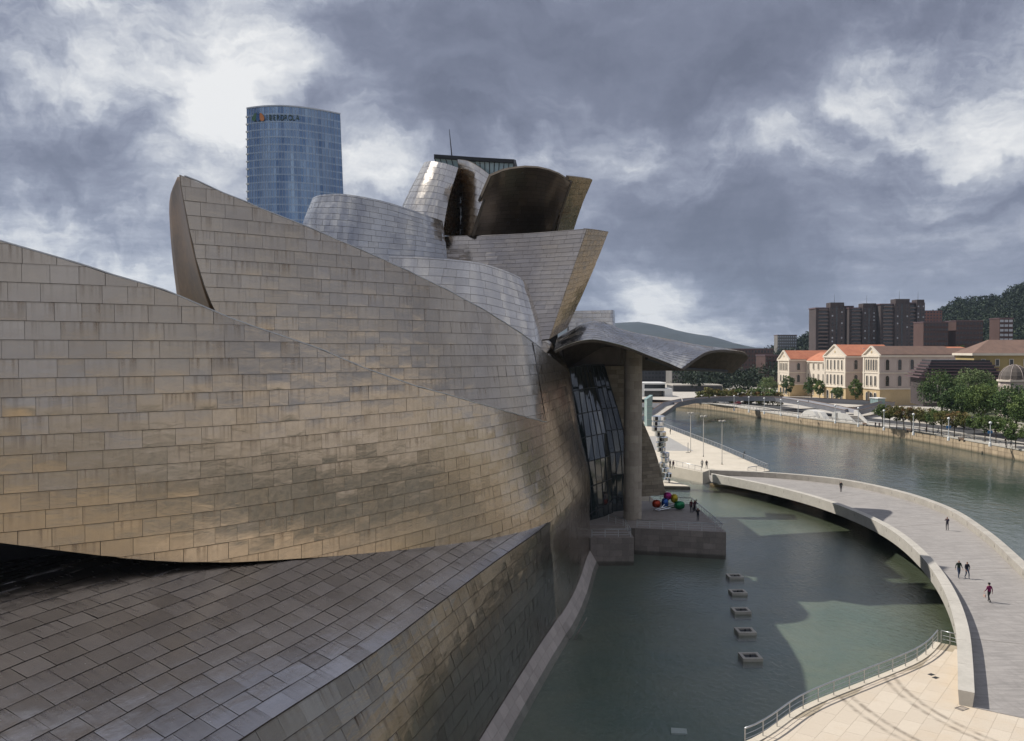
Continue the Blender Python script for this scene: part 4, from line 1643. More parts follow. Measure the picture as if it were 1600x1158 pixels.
# expansion joints across the deck
for i in (8, 20, 32, 44):
    a, b = IN[i], OU[i]
    w = (b - a) / np.linalg.norm(b - a)
    m = MB()
    a2, b2 = a + w * PW_I * 1.05, b - w * PW_O * 1.05
    m.bar((a2[0], a2[1], a2[2] - .948), (b2[0], b2[1], b2[2] - .948), .05, .01)
    m.build('deck_joint', MT['joint'], fb)

# ---------------------------------------------------------------- tulip terrace below the column
TZ = 2.75
ter = thing('river_terrace', 'low stone terrace projecting into the pool under the museum column', 'terrace')
tA, tB = G(992, 859.5, 0), G(1134, 867, 0)
tC, tD = G(1083, 788, TZ), Vector((16.5, 124, 0))
t_poly = [(8.0, 107.0), (tA.x, tA.y), (tB.x, tB.y), (25.9, tC.y), (20, 124), (8, 124)]
s_poly = [(8.0, 99.6), (14.3, 99.7), (14.35, 106.3), (8.0, 107.2)]
m = MB()
m.prism(t_poly, -0.9, TZ - 0.06)
m.prism(s_poly, -0.9, TZ - 0.03)
m.build('core', MT['joint'], ter)
m = MB()
m.prism([(x + (17 - x) * .002, y) for x, y in t_poly], TZ - 0.06, TZ)
m.build('floor', simple('terrace_floor', (0.33, 0.29, 0.26), (0.25, 0.22, 0.20), 1.2, 0.7), ter)
m = MB()
m.prism(s_poly, TZ - 0.03, TZ + 0.012)
m.build('lower_floor', MT['granite'], ter)


def stone_face(parent, p0, p1, z0, z1, rows, wid, matn='granite', nm='stone_block', proud=0.035, seed=3):
    rg = random.Random(seed)
    p0, p1 = Vector((p0[0], p0[1], 0)), Vector((p1[0], p1[1], 0))
    L_ = (p1 - p0).length
    d = (p1 - p0) / L_
    n = Vector((d.y, -d.x, 0))
    h = (z1 - z0) / rows
    for j in range(rows):
        x = -(j % 2) * wid * .5
        while x < L_ - .02:
            a, b = max(0, x) + .012, min(L_, x + wid) - .012
            x += wid
            if b - a < .06:
                continue
            k = proud + rg.uniform(-.008, .008)
            A, B = p0 + d * a, p0 + d * b
            zz0, zz1 = z0 + j * h + .012, z0 + (j + 1) * h - .012
            m = MB()
            m.hexa([(*(A + n * k).xy, zz0), (*(B + n * k).xy, zz0), (*(B - n * .02).xy, zz0), (*(A - n * .02).xy, zz0),
                    (*(A + n * k).xy, zz1), (*(B + n * k).xy, zz1), (*(B - n * .02).xy, zz1), (*(A - n * .02).xy, zz1)])
            m.build(nm, MT[matn], parent)


wallp = MB()
wallp.box(14.4, 14.5, 106.5, 106.6, 0, 1)
w1 = empty('front_wall')
w1.parent = ter
stone_face(w1, (tA.x, tA.y), (tB.x, tB.y), -0.15, TZ, 4, 1.5, seed=5)
w2 = empty('side_wall')
w2.parent = ter
stone_face(w2, (tB.x, tB.y), (25.9, tC.y), -0.15, TZ, 4, 1.5, seed=6)
w3 = empty('stub_wall')
w3.parent = ter
stone_face(w3, (9.2, 99.6), (14.3, 99.7), -0.15, TZ, 4, 1.5, seed=7)
stone_face(w3, (14.3, 99.7), (14.35, 106.3), -0.15, TZ, 4, 1.5, seed=8)
railing('terrace_railing', 'dark steel railing round the far stone terrace with the coloured sculpture', [(tA.x + .3, tA.y + .3, TZ), (tB.x - .3, tB.y + .3, TZ), (25.6, tC.y - .3, TZ), (20.0, 123.6, TZ)], post_gap=1.6, mids=(.3, .6, .85))
railing('terrace_railing', 'short steel railing on the small stone stub beside the titanium wall', [(9.4, 99.9, TZ), (14.0, 100.0, TZ), (14.05, 106.0, TZ), (12.4, 109.0, TZ)], post_gap=1.5, mids=(.3, .6))


# ---------------------------------------------------------------- far plaza with its sculpture, lamps and railings
FZ = 1.5
fp = [G(1040, 738, 0)[:2], G(1098, 750.5, 0)[:2], G(1112, 745, 0)[:2], (44.5, 160.5), G(1203, 735, FZ)[:2], (49.4, 200), (46.5, 258), (40, 330), (5, 360), (-60, 360), (-60, 175), (10, 172)]
fp = [tuple(p) for p in fp]
slab_obj('far_plaza', fp, -1.5, FZ, MT['plaza_far'])
m = MB()
circ = [(40.0 + 17 * math.cos(a), 214 + 17 * math.sin(a)) for a in np.linspace(0, 2 * PI, 40)[:-1]]
circ = [p for p in circ if p[0] < 44.5]
m.face([(x, y, FZ + .006) for x, y in circ])
tag(m.build('paved_circle', simple('grey_paving', (0.36, 0.35, 0.335), (0.30, 0.29, 0.28), 0.4, 0.9)), kind='structure')
f0, f1, f2 = G(1040, 736, 0), G(1098, 750, 0), G(1203, 735, FZ)
railing('far_plaza_railing', 'long white railing on the river side of the far plaza', [(44.6, 160.8, FZ), (f2.x - .3, f2.y, FZ), (49.1, 200, FZ), (46.3, 258, FZ), (42, 310, FZ)], h=1.15, post_gap=2.6, r=.07, mids=(.25, .5, .75))
railing('far_plaza_railing', 'low railing on the pool side of the far plaza by the sculpture', [(f0.x, f0.y + .3, FZ), (f1.x - .2, f1.y + .4, FZ)], h=1.0, post_gap=2.0, mids=(.35, .65))

# street lamps: tall posts with two flood heads
lampm = None
for (px, py, lab) in ((1128, 726, 'nearest of the three tall twin-headed lamp posts on the far plaza'), (1099, 714, 'middle one of the three tall twin-headed lamp posts on the far plaza'),
                      (1079, 706, 'farthest of the three tall twin-headed lamp posts on the far plaza')):
    c = G(px, py, FZ)
    if lampm is None:
        lampm = thing('plaza_lamp', lab, 'street lamp', tuple(c), 0.3, 'tall lamps on the far plaza')
        m = MB()
        m.tube([(0, 0, 0), (0, 0, .5), (0, 0, .52), (0, 0, 8.9)], [.12, .12, .085, .055], 10)
        m.build('pole', MT['concrete'], lampm, smooth=True)
        m = MB()
        m.bar((-.75, 0, 8.75), (.75, 0, 8.75), .07, .07)
        m.build('cross_arm', MT['steel'], lampm)
        for sx in (-1, 1):
            m = MB()
            m.hexa([(sx * .45 - .3, -.25, 8.82), (sx * .45 + .3, -.25, 8.82), (sx * .45 + .3, .25, 8.9), (sx * .45 - .3, .25, 8.9),
                    (sx * .45 - .25, -.2, 9.0), (sx * .45 + .25, -.2, 9.0), (sx * .45 + .25, .2, 9.05), (sx * .45 - .25, .2, 9.05)])
            m.build('lamp_head', MT['concrete'], lampm)
    else:
        copy_thing(lampm, tuple(c), 0.3, lab)
c = G(1075, 707.5, FZ)
root = thing('bollard_post', 'thin short grey post beside the farthest lamp on the far plaza', 'post', tuple(c))
m = MB()
m.tube([(0, 0, 0), (0, 0, 2.3), (0, 0, 2.35)], [.09, .08, .03], 8)
m.build('shaft', MT['steel'], root)
m = MB()
m.box(-.5, .5, -.25, .25, 0, .12)
m.build('foot_plate', MT['concrete'], root)

# island plinth with a plain stand-in for the mirrored sculpture: a slim stack of polished drums
isl = G(1050, 764, 0.0)
root = thing('sculpture_island', 'flat stone island in the pool carrying the polished steel pillar', 'platform', (isl.x, isl.y, 0))
m = MB()
m.prism([(-4.5, 1.2), (3.2, 0.2), (1.4, 6.5), (-4.5, 7.0)], -.8, .45)
m.build('base', MT['plaza_far'], root)
m = MB()
m.prism([(-4.5, 1.15), (3.3, 0.1), (3.2, .2), (-4.5, 1.25)], -.2, .3)
m.build('edge_band', MT['joint'], root)
sculpt = thing('steel_pillar', 'tall slim pillar of stacked polished steel drums on the pool island', 'sculpture', (isl.x - 0.6, isl.y + 4.2, .45))
z = 0.0
rg = random.Random(5)
for i in range(13):
    h = 0.95
    r = 0.62 + 0.62 * (i / 12.0) ** 1.3 + rg.uniform(-.08, .08)
    ox = -1.9 * (i / 12.0) ** 1.1 + 0.28 * math.sin(i * 1.7) + 0.5
    m = MB()
    m.tube([(ox, 0.2 * math.cos(i * 2.1), z), (ox, .2 * math.cos(i * 2.1), z + .1), (ox, .2 * math.cos(i * 2.1), z + h - .12), (ox, .2 * math.cos(i * 2.1), z + h - .02)], [r * .8, r, r, r * .8], 14)
    m.build('steel_drum', MT['mirror'], sculpt, smooth=False, bevel=.05)
    z += h

# coloured low sculpture on the terrace: plain rounded cushions on steel rods
cs = G(1046, 796, TZ)
root = thing('cushion_sculpture', 'cluster of glossy coloured rounded cushions on steel rods on the terrace', 'sculpture', (cs.x, cs.y, TZ))


def gloss(name, c):
    return simple(name, c, tuple(x * .8 for x in c), 2, .12, .55)


for (x, y, z, rx, ry, rz, nm, c) in ((-1.75, .3, .75, .62, .5, .55, 'red', (.42, .05, .02)), (-.6, .2, .85, .5, .5, .7, 'blue', (.03, .10, .34)), (-.15, .6, 1.75, .58, .5, .55, 'magenta', (.32, .02, .16)),
                                     (.75, .5, 1.45, .5, .5, .62, 'yellow', (.45, .34, .02)), (1.35, -.1, .62, .75, .55, .58, 'green', (.02, .22, .09))):
    m = MB()
    m.blob((x, y, z), rx, ry, rz, nu=16, nv=10)
    for k, v in enumerate(m.v):
        d = Vector(v) - Vector((x, y, z))
        m.v[k] = tuple(Vector((x, y, z)) + Vector((math.copysign(abs(d.x / rx) ** .8, d.x) * rx, math.copysign(abs(d.y / ry) ** .8, d.y) * ry, math.copysign(abs(d.z / rz) ** .8, d.z) * rz)))
    m.build('cushion', gloss('gloss_' + nm, c), root, smooth=True)['label'] = 'glossy %s cushion' % nm
for (a, b) in (((-2.4, -1.2, .12), (.6, .2, .55)), ((-2.1, -1.5, .1), (.9, -.3, .4)), ((-1.5, -.9, .15), (-.1, .4, 1.2))):
    m = MB()
    m.tube([a, b], [.11, .09], 8)
    m.build('rod', MT['mirror'], root, smooth=True)


# ---------------------------------------------------------------- people
def person_mesh(name, pose, mats):
    """one continuous skinned body; pose = dict of joint offsets. mats: skin, hair, top, trousers, shoes"""
    J = dict(pelvis=(0, 0, .95), waist=(0, 0, 1.08), chest=(0, .01, 1.32), neck=(0, .0, 1.48), head=(0, .015, 1.60), crown=(0, .01, 1.71),
             shl=(.17, 0, 1.43), ell=(.25, .03, 1.15), wrl=(.27, .10, .90), hal=(.27, .13, .82),
             shr=(-.17, 0, 1.43), elr=(-.25, .03, 1.15), wrr=(-.27, .10, .90), har=(-.27, .13, .82),
             hil=(.09, 0, .90), knl=(.10, .06, .50), anl=(.10, -.02, .09), tol=(.11, .15, .04),
             hir=(-.09, 0, .90), knr=(-.10, .02, .50), anr=(-.10, -.08, .09), tor=(-.11, .08, .04))
    J.update(pose)
    R = dict(pelvis=(.155, .115), waist=(.14, .10), chest=(.165, .115), neck=(.058, .058), head=(.083, .098), crown=(.062, .075), shl=(.07, .07), ell=(.047, .047), wrl=(.032, .032), hal=(.036, .022),
             hil=(.095, .095), knl=(.062, .062), anl=(.042, .042), tol=(.04, .032))
    E = [('pelvis', 'waist'), ('waist', 'chest'), ('chest', 'neck'), ('neck', 'head'), ('head', 'crown'), ('chest', 'shl'), ('shl', 'ell'), ('ell', 'wrl'), ('wrl', 'hal'),
         ('chest', 'shr'), ('shr', 'elr'), ('elr', 'wrr'), ('wrr', 'har'), ('pelvis', 'hil'), ('hil', 'knl'), ('knl', 'anl'), ('anl', 'tol'), ('pelvis', 'hir'), ('hir', 'knr'), ('knr', 'anr'), ('anr', 'tor')]
    keys = list(J)
    me = bpy.data.meshes.new(name + '_rig')
    me.from_pydata([J[k] for k in keys], [(keys.index(a), keys.index(b)) for a, b in E], [])
    o = bpy.data.objects.new(name + '_rig', me)
    COL.objects.link(o)
    o.modifiers.new('skin', 'SKIN')
    if not me.skin_vertices:
        me.skin_vertices.new()
    sv = me.skin_vertices[0].data
    for i, k in enumerate(keys):
        kk = k[:2] + 'l' if k not in R else k
        sv[i].radius = R.get(k) or R[kk]
        sv[i].use_root = (k == 'pelvis')
    s = o.modifiers.new('sub', 'SUBSURF')
    s.levels = s.render_levels = 1
    dg = bpy.context.evaluated_depsgraph_get()
    ev = bpy.data.meshes.new_from_object(o.evaluated_get(dg))
    bpy.data.objects.remove(o)
    bpy.data.meshes.remove(me)
    V_ = [tuple(v.co) for v in ev.vertices]
    F_ = [tuple(p.vertices) for p in ev.polygons]
    bpy.data.meshes.remove(ev)
    mb = MB()
    mb.v, mb.f = V_, F_
    hands = [Vector(J['hal']), Vector(J['har'])]
    wr = [Vector(J['wrl']), Vector(J['wrr'])]
    for f in F_:
        c = sum((Vector(V_[i]) for i in f), Vector()) / len(f)
        dl = min((c - h).length for h in hands)
        dw = min((c - h).length for h in wr)
        hd = Vector(J['head'])
        mi = 2
        if c.z < .10:
            mi = 4
        elif c.z < 1.0 and dw > .12 and dl > .12:
            mi = 3
        elif dl < .09 or dw < .05:
            mi = 0
        elif c.z > 1.49:
            mi = 1 if (c.z > hd.z + .045 or c.y < hd.y - .035) and c.z > hd.z - .07 else 0
        mb.m.append(mi)
        mb.r.append(0)
    # fingers and thumbs, nose and ears
    for sx, h, w in ((1, hands[0], wr[0]), (-1, hands[1], wr[1])):
        d = (h - w).normalized()
        side = Vector((0, 1, 0)) - d * d.y
        side.normalize()
        inn_ = d.cross(side) * sx
        for k, (off, ln) in enumerate(((-.03, .062), (-.01, .078), (.01, .082), (.03, .072))):
            a = h + side * off + d * .015
            mb.tube([a, a + d * ln * .55, a + d * ln * .9 - inn_ * .022], [.0095, .0085, .007], 5, 0)
        a = h + side * .03 - d * .03
        mb.tube([a, a + side * .03 + d * .03, a + side * .035 + d * .065], [.011, .010, .008], 5, 0)
    hd = Vector(J['head'])
    mb.tube([hd + Vector((0, .085, .02)), hd + Vector((0, .112, -.018)), hd + Vector((0, .088, -.03))], [.008, .015, .01], 5, 0)
    for sx in (-1, 1):
        mb.blob(tuple(hd + Vector((sx * .083, 0, -.005))), .012, .022, .032, 0, 6, 4)
        mb.blob(tuple(hd + Vector((sx * .03, .087, .02))), .011, .008, .007, 1, 6, 4)
    mb.tube([hd + Vector((-.024, .084, -.052)), hd + Vector((0, .09, -.054)), hd + Vector((.024, .084, -.052))], .006, 4, 0)
    return mb.mesh(name, mats, smooth=True)


_cl = {}


def cloth(c):
    k = tuple(c)
    if k not in _cl:
        _cl[k] = simple('cloth_%d' % len(_cl), c, tuple(x * .7 for x in c), 4, .9)
    return _cl[k]


SKIN = simple('skin', (.42, .25, .18), (.36, .2, .14), 5, .6)
POSES = {
    'stand': dict(),
    'walk': dict(knl=(.10, .22, .52), anl=(.10, .20, .10), tol=(.11, .36, .06), knr=(-.10, -.06, .50), anr=(-.10, -.30, .14), tor=(-.10, -.17, .05), wrl=(.27, -.06, .90), hal=(.27, -.07, .82), wrr=(-.26, .24, .95), har=(-.26, .31, .89), ell=(.25, -.08, 1.16)),
    'walk2': dict(knl=(.10, .02, .50), anl=(.10, -.22, .12), tol=(.11, -.08, .05), knr=(-.10, .18, .51), anr=(-.10, .17, .09), tor=(-.10, .32, .06), wrr=(-.27, -.03, .90), har=(-.27, -.05, .82), wrl=(.26, .2, .94), hal=(.26, .27, .88)),
    'photo': dict(ell=(.24, .12, 1.2), wrl=(.10, .27, 1.42), hal=(.05, .30, 1.48), elr=(-.24, .12, 1.2), wrr=(-.10, .27, 1.42), har=(-.05, .30, 1.48)),
    'lean': dict(chest=(0, .12, 1.28), neck=(0, .20, 1.42), head=(0, .25, 1.53), crown=(0, .25, 1.64), shl=(.17, .14, 1.38), shr=(-.17, .14, 1.38), ell=(.27, .30, 1.15), wrl=(.12, .42, 1.06), hal=(.06, .46, 1.06), elr=(-.27, .30, 1.15), wrr=(-.12, .42, 1.06), har=(-.06, .46, 1.06)),
}
PCOUNT = [0]


def person(loc, rz, pose, top, legs, hair=(.03, .02, .015), shoes=(.03, .03, .03), label='', scale=1.0, group=None, bag=None, hat=None, pack=None):
    PCOUNT[0] += 1
    o = bpy.data.objects.new('person', person_mesh('person', POSES[pose], [SKIN, cloth(hair), cloth(top), cloth(legs), cloth(shoes)]))
    o.location = loc
    o.rotation_euler = (0, 0, rz)
    o.scale = (scale,) * 3
    link(o)
    tag(o, label, 'person', group)
    if hat:
        m = MB()
        m.blob((0, .01, 1.70), .115, .125, .085, nu=12, nv=6)
        m.build('hat', cloth(hat), o, smooth=True)
    if pack:
        m = MB()
        m.hexa([(-.14, -.13, 1.05), (.14, -.13, 1.05), (.12, -.26, 1.07), (-.12, -.26, 1.07), (-.14, -.12, 1.45), (.14, -.12, 1.45), (.11, -.22, 1.42), (-.11, -.22, 1.42)])
        m.build('backpack', cloth(pack), o, bevel=.04)
    if bag:
        b = thing('handbag', 'small pale bag hanging from the hand of the walker in magenta', 'bag', tuple(Vector(loc) + Matrix.Rotation(rz, 3, 'Z') @ Vector((-.31, .2, .42))), rz)
        m = MB()
        m.hexa([(-.06, -.14, 0), (.06, -.14, 0), (.06, .14, 0), (-.06, .14, 0), (-.04, -.12, .24), (.04, -.12, .24), (.04, .12, .24), (-.04, .12, .24)])
        m.build('body', cloth(bag), b, bevel=.02)
        m = MB()
        m.tube([(0, -.08, .23), (0, -.05, .38), (0, .05, .38), (0, .08, .23)], .012, 6)
        m.build('strap', cloth(bag), b)
    return o


def deck_point(px, py):
    best = None
    for z in np.linspace(1.4, 2.3, 91):
        c = G(px, py, z)
        dm = np.linalg.norm((IN[:, :2] + OU[:, :2]) / 2 - np.array([c.x, c.y]), axis=1)
        k = int(np.argmin(dm))
        zz = (IN[k, 2] + OU[k, 2]) / 2 - .95
        # interpolate deck height across width
        e = abs(zz - z)
        if best is None or e < best[0]:
            best = (e, c, k)
    c, k = best[1], best[2]
    w = (OU[k] - IN[k])[:2]
    L_ = np.linalg.norm(w)
    q = float(np.clip(np.dot(np.array([c.x, c.y]) - IN[k][:2], w / L_) / L_, 0, 1))
    z = IN[k, 2] * (1 - q) + OU[k, 2] * q - .95
    return Vector((c.x, c.y, z))


person(deck_point(1314, 769), PI, 'stand', (.02, .02, .025), (.02, .02, .03), label='person in black standing far along the curved footbridge')
person(deck_point(1480, 829), PI * .75, 'photo', (.03, .025, .05), (.05, .05, .06), label='person in dark shorts holding up a camera on the footbridge')
person(deck_point(1498, 903), PI * .97, 'walk', (.02, .035, .025), (.04, .06, .11), hair=(.30, .22, .17), label='man in a dark green jacket walking beside another on the footbridge', scale=1.03)
person(deck_point(1511, 904), PI * 1.02, 'walk2', (.02, .022, .035), (.06, .09, .16), label='man in a navy jacket and blue jeans walking on the footbridge', scale=.98)
person(deck_point(1545.5, 941), 0.15, 'walk', (.20, .015, .09), (.015, .015, .02), label='walker in a magenta jacket and dark hat, nearest person on the footbridge', hat=(.02, .02, .02), bag=(.5, .35, .3))
for (px, py, pose, rz, top, legs, lab) in (
        (1080, 801, 'stand', -.6, (.10, .02, .03), (.02, .02, .03), 'person in a dark red top in the terrace group'),
        (1085.5, 801, 'walk2', .5, (.06, .02, .03), (.02, .02, .03), 'taller person in maroon standing in the terrace group'),
        (1090.5, 814, 'photo', PI, (.015, .015, .02), (.02, .025, .04), 'person in black with a backpack nearest the terrace front railing'),
        (1098.5, 799, 'lean', -PI / 2, (.02, .02, .03), (.015, .015, .02), 'person in black leaning on the side railing of the terrace')):
    c = G(px, py, TZ)
    if pose == 'lean':
        c.x = 24.95
    person((c.x, c.y, TZ), rz, pose, top, legs, label=lab, pack=(.02, .02, .02) if pose == 'photo' else None)
for (px, py, pose, rz, top, legs, lab) in (
        (1097, 731.5, 'walk', PI, (.5, .48, .45), (.02, .02, .03), 'person in a pale top and black trousers walking on the far plaza'),
        (1104, 732.5, 'walk2', PI, (.03, .03, .04), (.05, .05, .07), 'person in dark clothes walking on the far plaza'),
        (1047, 732, 'stand', 2.0, (.03, .03, .04), (.02, .02, .03), 'left one of two dark figures by the low railing of the far plaza'),
        (1052, 733, 'walk', 2.4, (.04, .02, .03), (.02, .02, .03), 'right one of two dark figures by the low railing of the far plaza'),
        (1161.5, 717, 'lean', -1.6, (.02, .02, .02), (.02, .02, .03), 'person in black standing at the river railing of the far plaza'),
        (1047.5, 679, 'stand', 1.0, (.03, .03, .03), (.02, .02, .03), 'distant dark figure on the far plaza behind the steel pillar')):
    c = G(px, py, FZ)
    person((c.x, c.y, FZ), rz, pose, top, legs, label=lab)


# ---------------------------------------------------------------- right bank: quay wall, promenade, street
QZ = 2.1
q2 = [(p.x, p.y) for p in quay]
bank_poly = q2 + [(-600, 2500), (2500, 2500), (2500, -600)]
m = MB()
m.face([(x, y, QZ) for x, y in bank_poly])
bank = tag(m.build('promenade', simple('promenade_paving', (.50, .465, .42), (.42, .39, .35), .2, .9)), kind='structure')
t = NT('quay_stone')
p = t.pos((1, 1, 1))
st = t.noise(t.pos((1.3, 1.3, .12)), 1.0, 5, .65)
b_ = t.mix(t.mapr(t.attr('rnd'), 0, 1), (.46, .36, .24), (.36, .28, .19))
b_ = t.mix(t.mapr(st, .48, .72), b_, (.20, .15, .10))
sp = t.N('SeparateXYZ')
g_ = t.N('NewGeometry')
t.L(g_.outputs['Position'], sp.inputs[0])
b_ = t.mix(t.mapr(sp.outputs[2], -.1, -.7, 0, .8), b_, (.07, .065, .04))      # tide line
t.set(base=b_, rough=.9)
MT['quay'] = t.mat
qw = thing('quay_wall', 'long stained stone quay wall along the far river bank', 'wall')
qr = resample([Vector((119.5, 100, 0)), Vector((119, 140, 0))] + quay[3:11], 110)
core, cope = MB(), MB()
for i in range(len(qr) - 1):
    a, b = Vector(qr[i]), Vector(qr[i + 1])
    d = (b - a).normalized()
    n = Vector((-d.y, d.x, 0))
    A, B = a + d * .06, b - d * .06
    o = random.uniform(0, .05)
    for (z0, z1) in ((-2.0, .62), (.65, 1.72)):
        m = MB()
        m.hexa([(*(A + n * (.05 + o)).xy, z0), (*(A - n * .5).xy, z0), (*(B - n * .5).xy, z0), (*(B + n * (.05 + o)).xy, z0),
                (*(A + n * (.0 + o)).xy, z1), (*(A - n * .5).xy, z1), (*(B - n * .5).xy, z1), (*(B + n * (.0 + o)).xy, z1)])
        m.build('wall_stone', MT['quay'], qw)
    core.hexa([(*(a - n * .03).xy, -2.3), (*(a - n * .6).xy, -2.3), (*(b - n * .6).xy, -2.3), (*(b - n * .03).xy, -2.3), (*(a - n * .03).xy, QZ - .01), (*(a - n * .6).xy, QZ - .01), (*(b - n * .6).xy, QZ - .01), (*(b - n * .03).xy, QZ - .01)])
    cope.hexa([(*(a + n * .16).xy, 1.75), (*(a - n * .9).xy, 1.75), (*(b - n * .9).xy, 1.75), (*(b + n * .16).xy, 1.75), (*(a + n * .16).xy, QZ + .03), (*(a - n * .9).xy, QZ + .03), (*(b - n * .9).xy, QZ + .03), (*(b + n * .16).xy, QZ + .03)])
core.build('core', MT['joint'], qw)
cope.build('coping', MT['pale_concrete'], qw)


def off_line(pts, d):
    out_ = []
    for i in range(len(pts)):
        a, b = Vector(pts[max(0, i - 1)]), Vector(pts[min(len(pts) - 1, i + 1)])
        t_ = (b - a).normalized()
        out_.append(Vector(pts[i]) + Vector((t_.y, -t_.x, 0)) * d)
    return out_


def strip(name, d0, d1, z, mat, i0=0, i1=None):
    a, b = off_line(qr, d0), off_line(qr, d1)
    i1 = i1 or len(qr)
    m = MB()
    for i in range(i0, i1 - 1):
        m.face([(a[i].x, a[i].y, z), (b[i].x, b[i].y, z), (b[i + 1].x, b[i + 1].y, z), (a[i + 1].x, a[i + 1].y, z)], r=0)
    return tag(m.build(name, mat), kind='structure')


strip('tree_bed', 5.2, 8.0, QZ + .005, simple('bed_grit', (.24, .22, .19), (.18, .165, .14), .4, .95))  # plain brown-grey grit of the tree bed
strip('road', 9.5, 19.0, QZ + .01, MT['asphalt'])
railing('quay_railing', 'low white railing along the top of the far quay', [tuple(Vector(p) + Vector((0, 0, QZ + .03 - p[2]))) for p in off_line(qr, .55)[::6]], h=.95, post_gap=3.2, r=.05, mids=(.5,), pr=.06)
# street retaining wall behind the trees
sw = thing('street_wall', 'long pale retaining wall behind the promenade trees', 'wall')
wl = off_line(qr, 20.5)
seg = MB()
for i in range(2, 62):
    a, b = wl[i], wl[i + 1]
    seg.bar((a.x, a.y, QZ + 1.6), (b.x, b.y, QZ + 1.6), .6, 3.2)
seg.build('wall_body', simple('pale_render', (.50, .46, .40), (.42, .385, .335), .3, .9), sw)
cp = MB()
for i in range(2, 62):
    a, b = wl[i], wl[i + 1]
    cp.bar((a.x, a.y, QZ + 3.28), (b.x, b.y, QZ + 3.28), .8, .16)
cp.build('coping', MT['pale_concrete'], sw)
up = off_line(qr, 21)
m = MB()
for i in range(2, 62):
    a, b = up[i], up[i + 1]
    m.face([(a.x, a.y, QZ + 3.2), (a.x + 60, a.y + 12, QZ + 3.4), (b.x + 60, b.y + 12, QZ + 3.4), (b.x, b.y, QZ + 3.2)])
tag(m.build('upper_ground', simple('garden_earth', (.11, .12, .06), (.08, .09, .05), .1, .95)), kind='structure')

# ---------------------------------------------------------------- quay lamps
lamp_px = [(1547, 697.5), (1482, 688.5), (1427, 680), (1381, 672.5), (1341, 667), (1305, 661.5), (1247, 653.5), (1220, 650), (1194, 647), (1170, 644.5), (1147, 642)]
words = ['nearest', 'second', 'third', 'fourth', 'fifth', 'sixth', 'seventh', 'eighth', 'ninth', 'tenth', 'eleventh']
BLUE = simple('blue_banner', (.06, .22, .48), (.05, .19, .42), 2, .7)
ql = None
for k, (px, py) in enumerate(lamp_px):
    c = G(px, py, QZ + .03)
    lab = ('%s white globe lamp on the far quay%s' % (words[k], ', with a blue banner' if k < 2 else ', counted from the right'))
    if ql is None:
        ql = thing('quay_lamp', lab, 'street lamp', tuple(c), 0, 'white globe lamps along the quay')
        m = MB()
        m.tube([(0, 0, 0), (0, 0, .7), (0, 0, .9), (0, 0, 1.0)], [.34, .30, .22, .12], 10)
        m.build('pedestal', MT['white'], ql)
        m = MB()
        m.tube([(0, 0, .9), (0, 0, 5.3)], [.12, .085], 8)
        m.build('pole', MT['white'], ql)
        m = MB()
        m.blob((0, 0, 5.55), .34, .34, .34, nu=12, nv=8)
        m.build('globe', simple('opal_glass', (.85, .85, .83), (.8, .8, .78), 1, .3), ql, smooth=True)
        m = MB()
        m.tube([(0, 0, 5.2), (0, 0, 5.28)], [.16, .2], 8)
        m.build('collar', MT['steel'], ql)
    else:
        copy_thing(ql, tuple(c), 0, lab)
    if k < 2:
        b = thing('lamp_banner', 'blue banner hung on the %s quay lamp from the right' % words[k], 'banner', (c.x, c.y, c.z + 3.0), 0.5)
        for sx in (-1, 1):
            m = MB()
            m.hexa([(sx * .12, -.02, 0), (sx * .95, -.02, .1), (sx * .95, .02, .1), (sx * .12, .02, 0), (sx * .12, -.02, .75), (sx * .95, -.02, .7), (sx * .95, .02, .7), (sx * .12, .02, .75)])
            m.build('flag', BLUE, b)

# ---------------------------------------------------------------- trees
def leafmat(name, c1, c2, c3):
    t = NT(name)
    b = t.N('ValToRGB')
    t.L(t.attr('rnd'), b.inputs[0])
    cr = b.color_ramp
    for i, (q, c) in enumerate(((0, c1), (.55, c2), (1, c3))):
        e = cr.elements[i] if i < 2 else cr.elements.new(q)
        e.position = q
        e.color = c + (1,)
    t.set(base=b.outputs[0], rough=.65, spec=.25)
    return t.mat


LEAF = {'dark': leafmat('leaf_dark', (.024, .05, .014), (.055, .10, .028), (.11, .155, .045)),
        'green': leafmat('leaf_green', (.036, .066, .016), (.085, .135, .034), (.15, .195, .055)),
        'light': leafmat('leaf_light', (.06, .10, .035), (.12, .17, .065), (.18, .22, .09)),
        'olive': leafmat('leaf_olive', (.07, .085, .02), (.145, .15, .04), (.20, .15, .05)),
        'rust': leafmat('leaf_rust', (.065, .075, .02), (.14, .125, .035), (.22, .12, .045))}
LEAF['wood'] = leafmat('leaf_wood', (.010, .020, .010), (.021, .036, .017), (.038, .055, .024))
BARK = simple('bark', (.09, .07, .05), (.06, .045, .035), 3, .95)


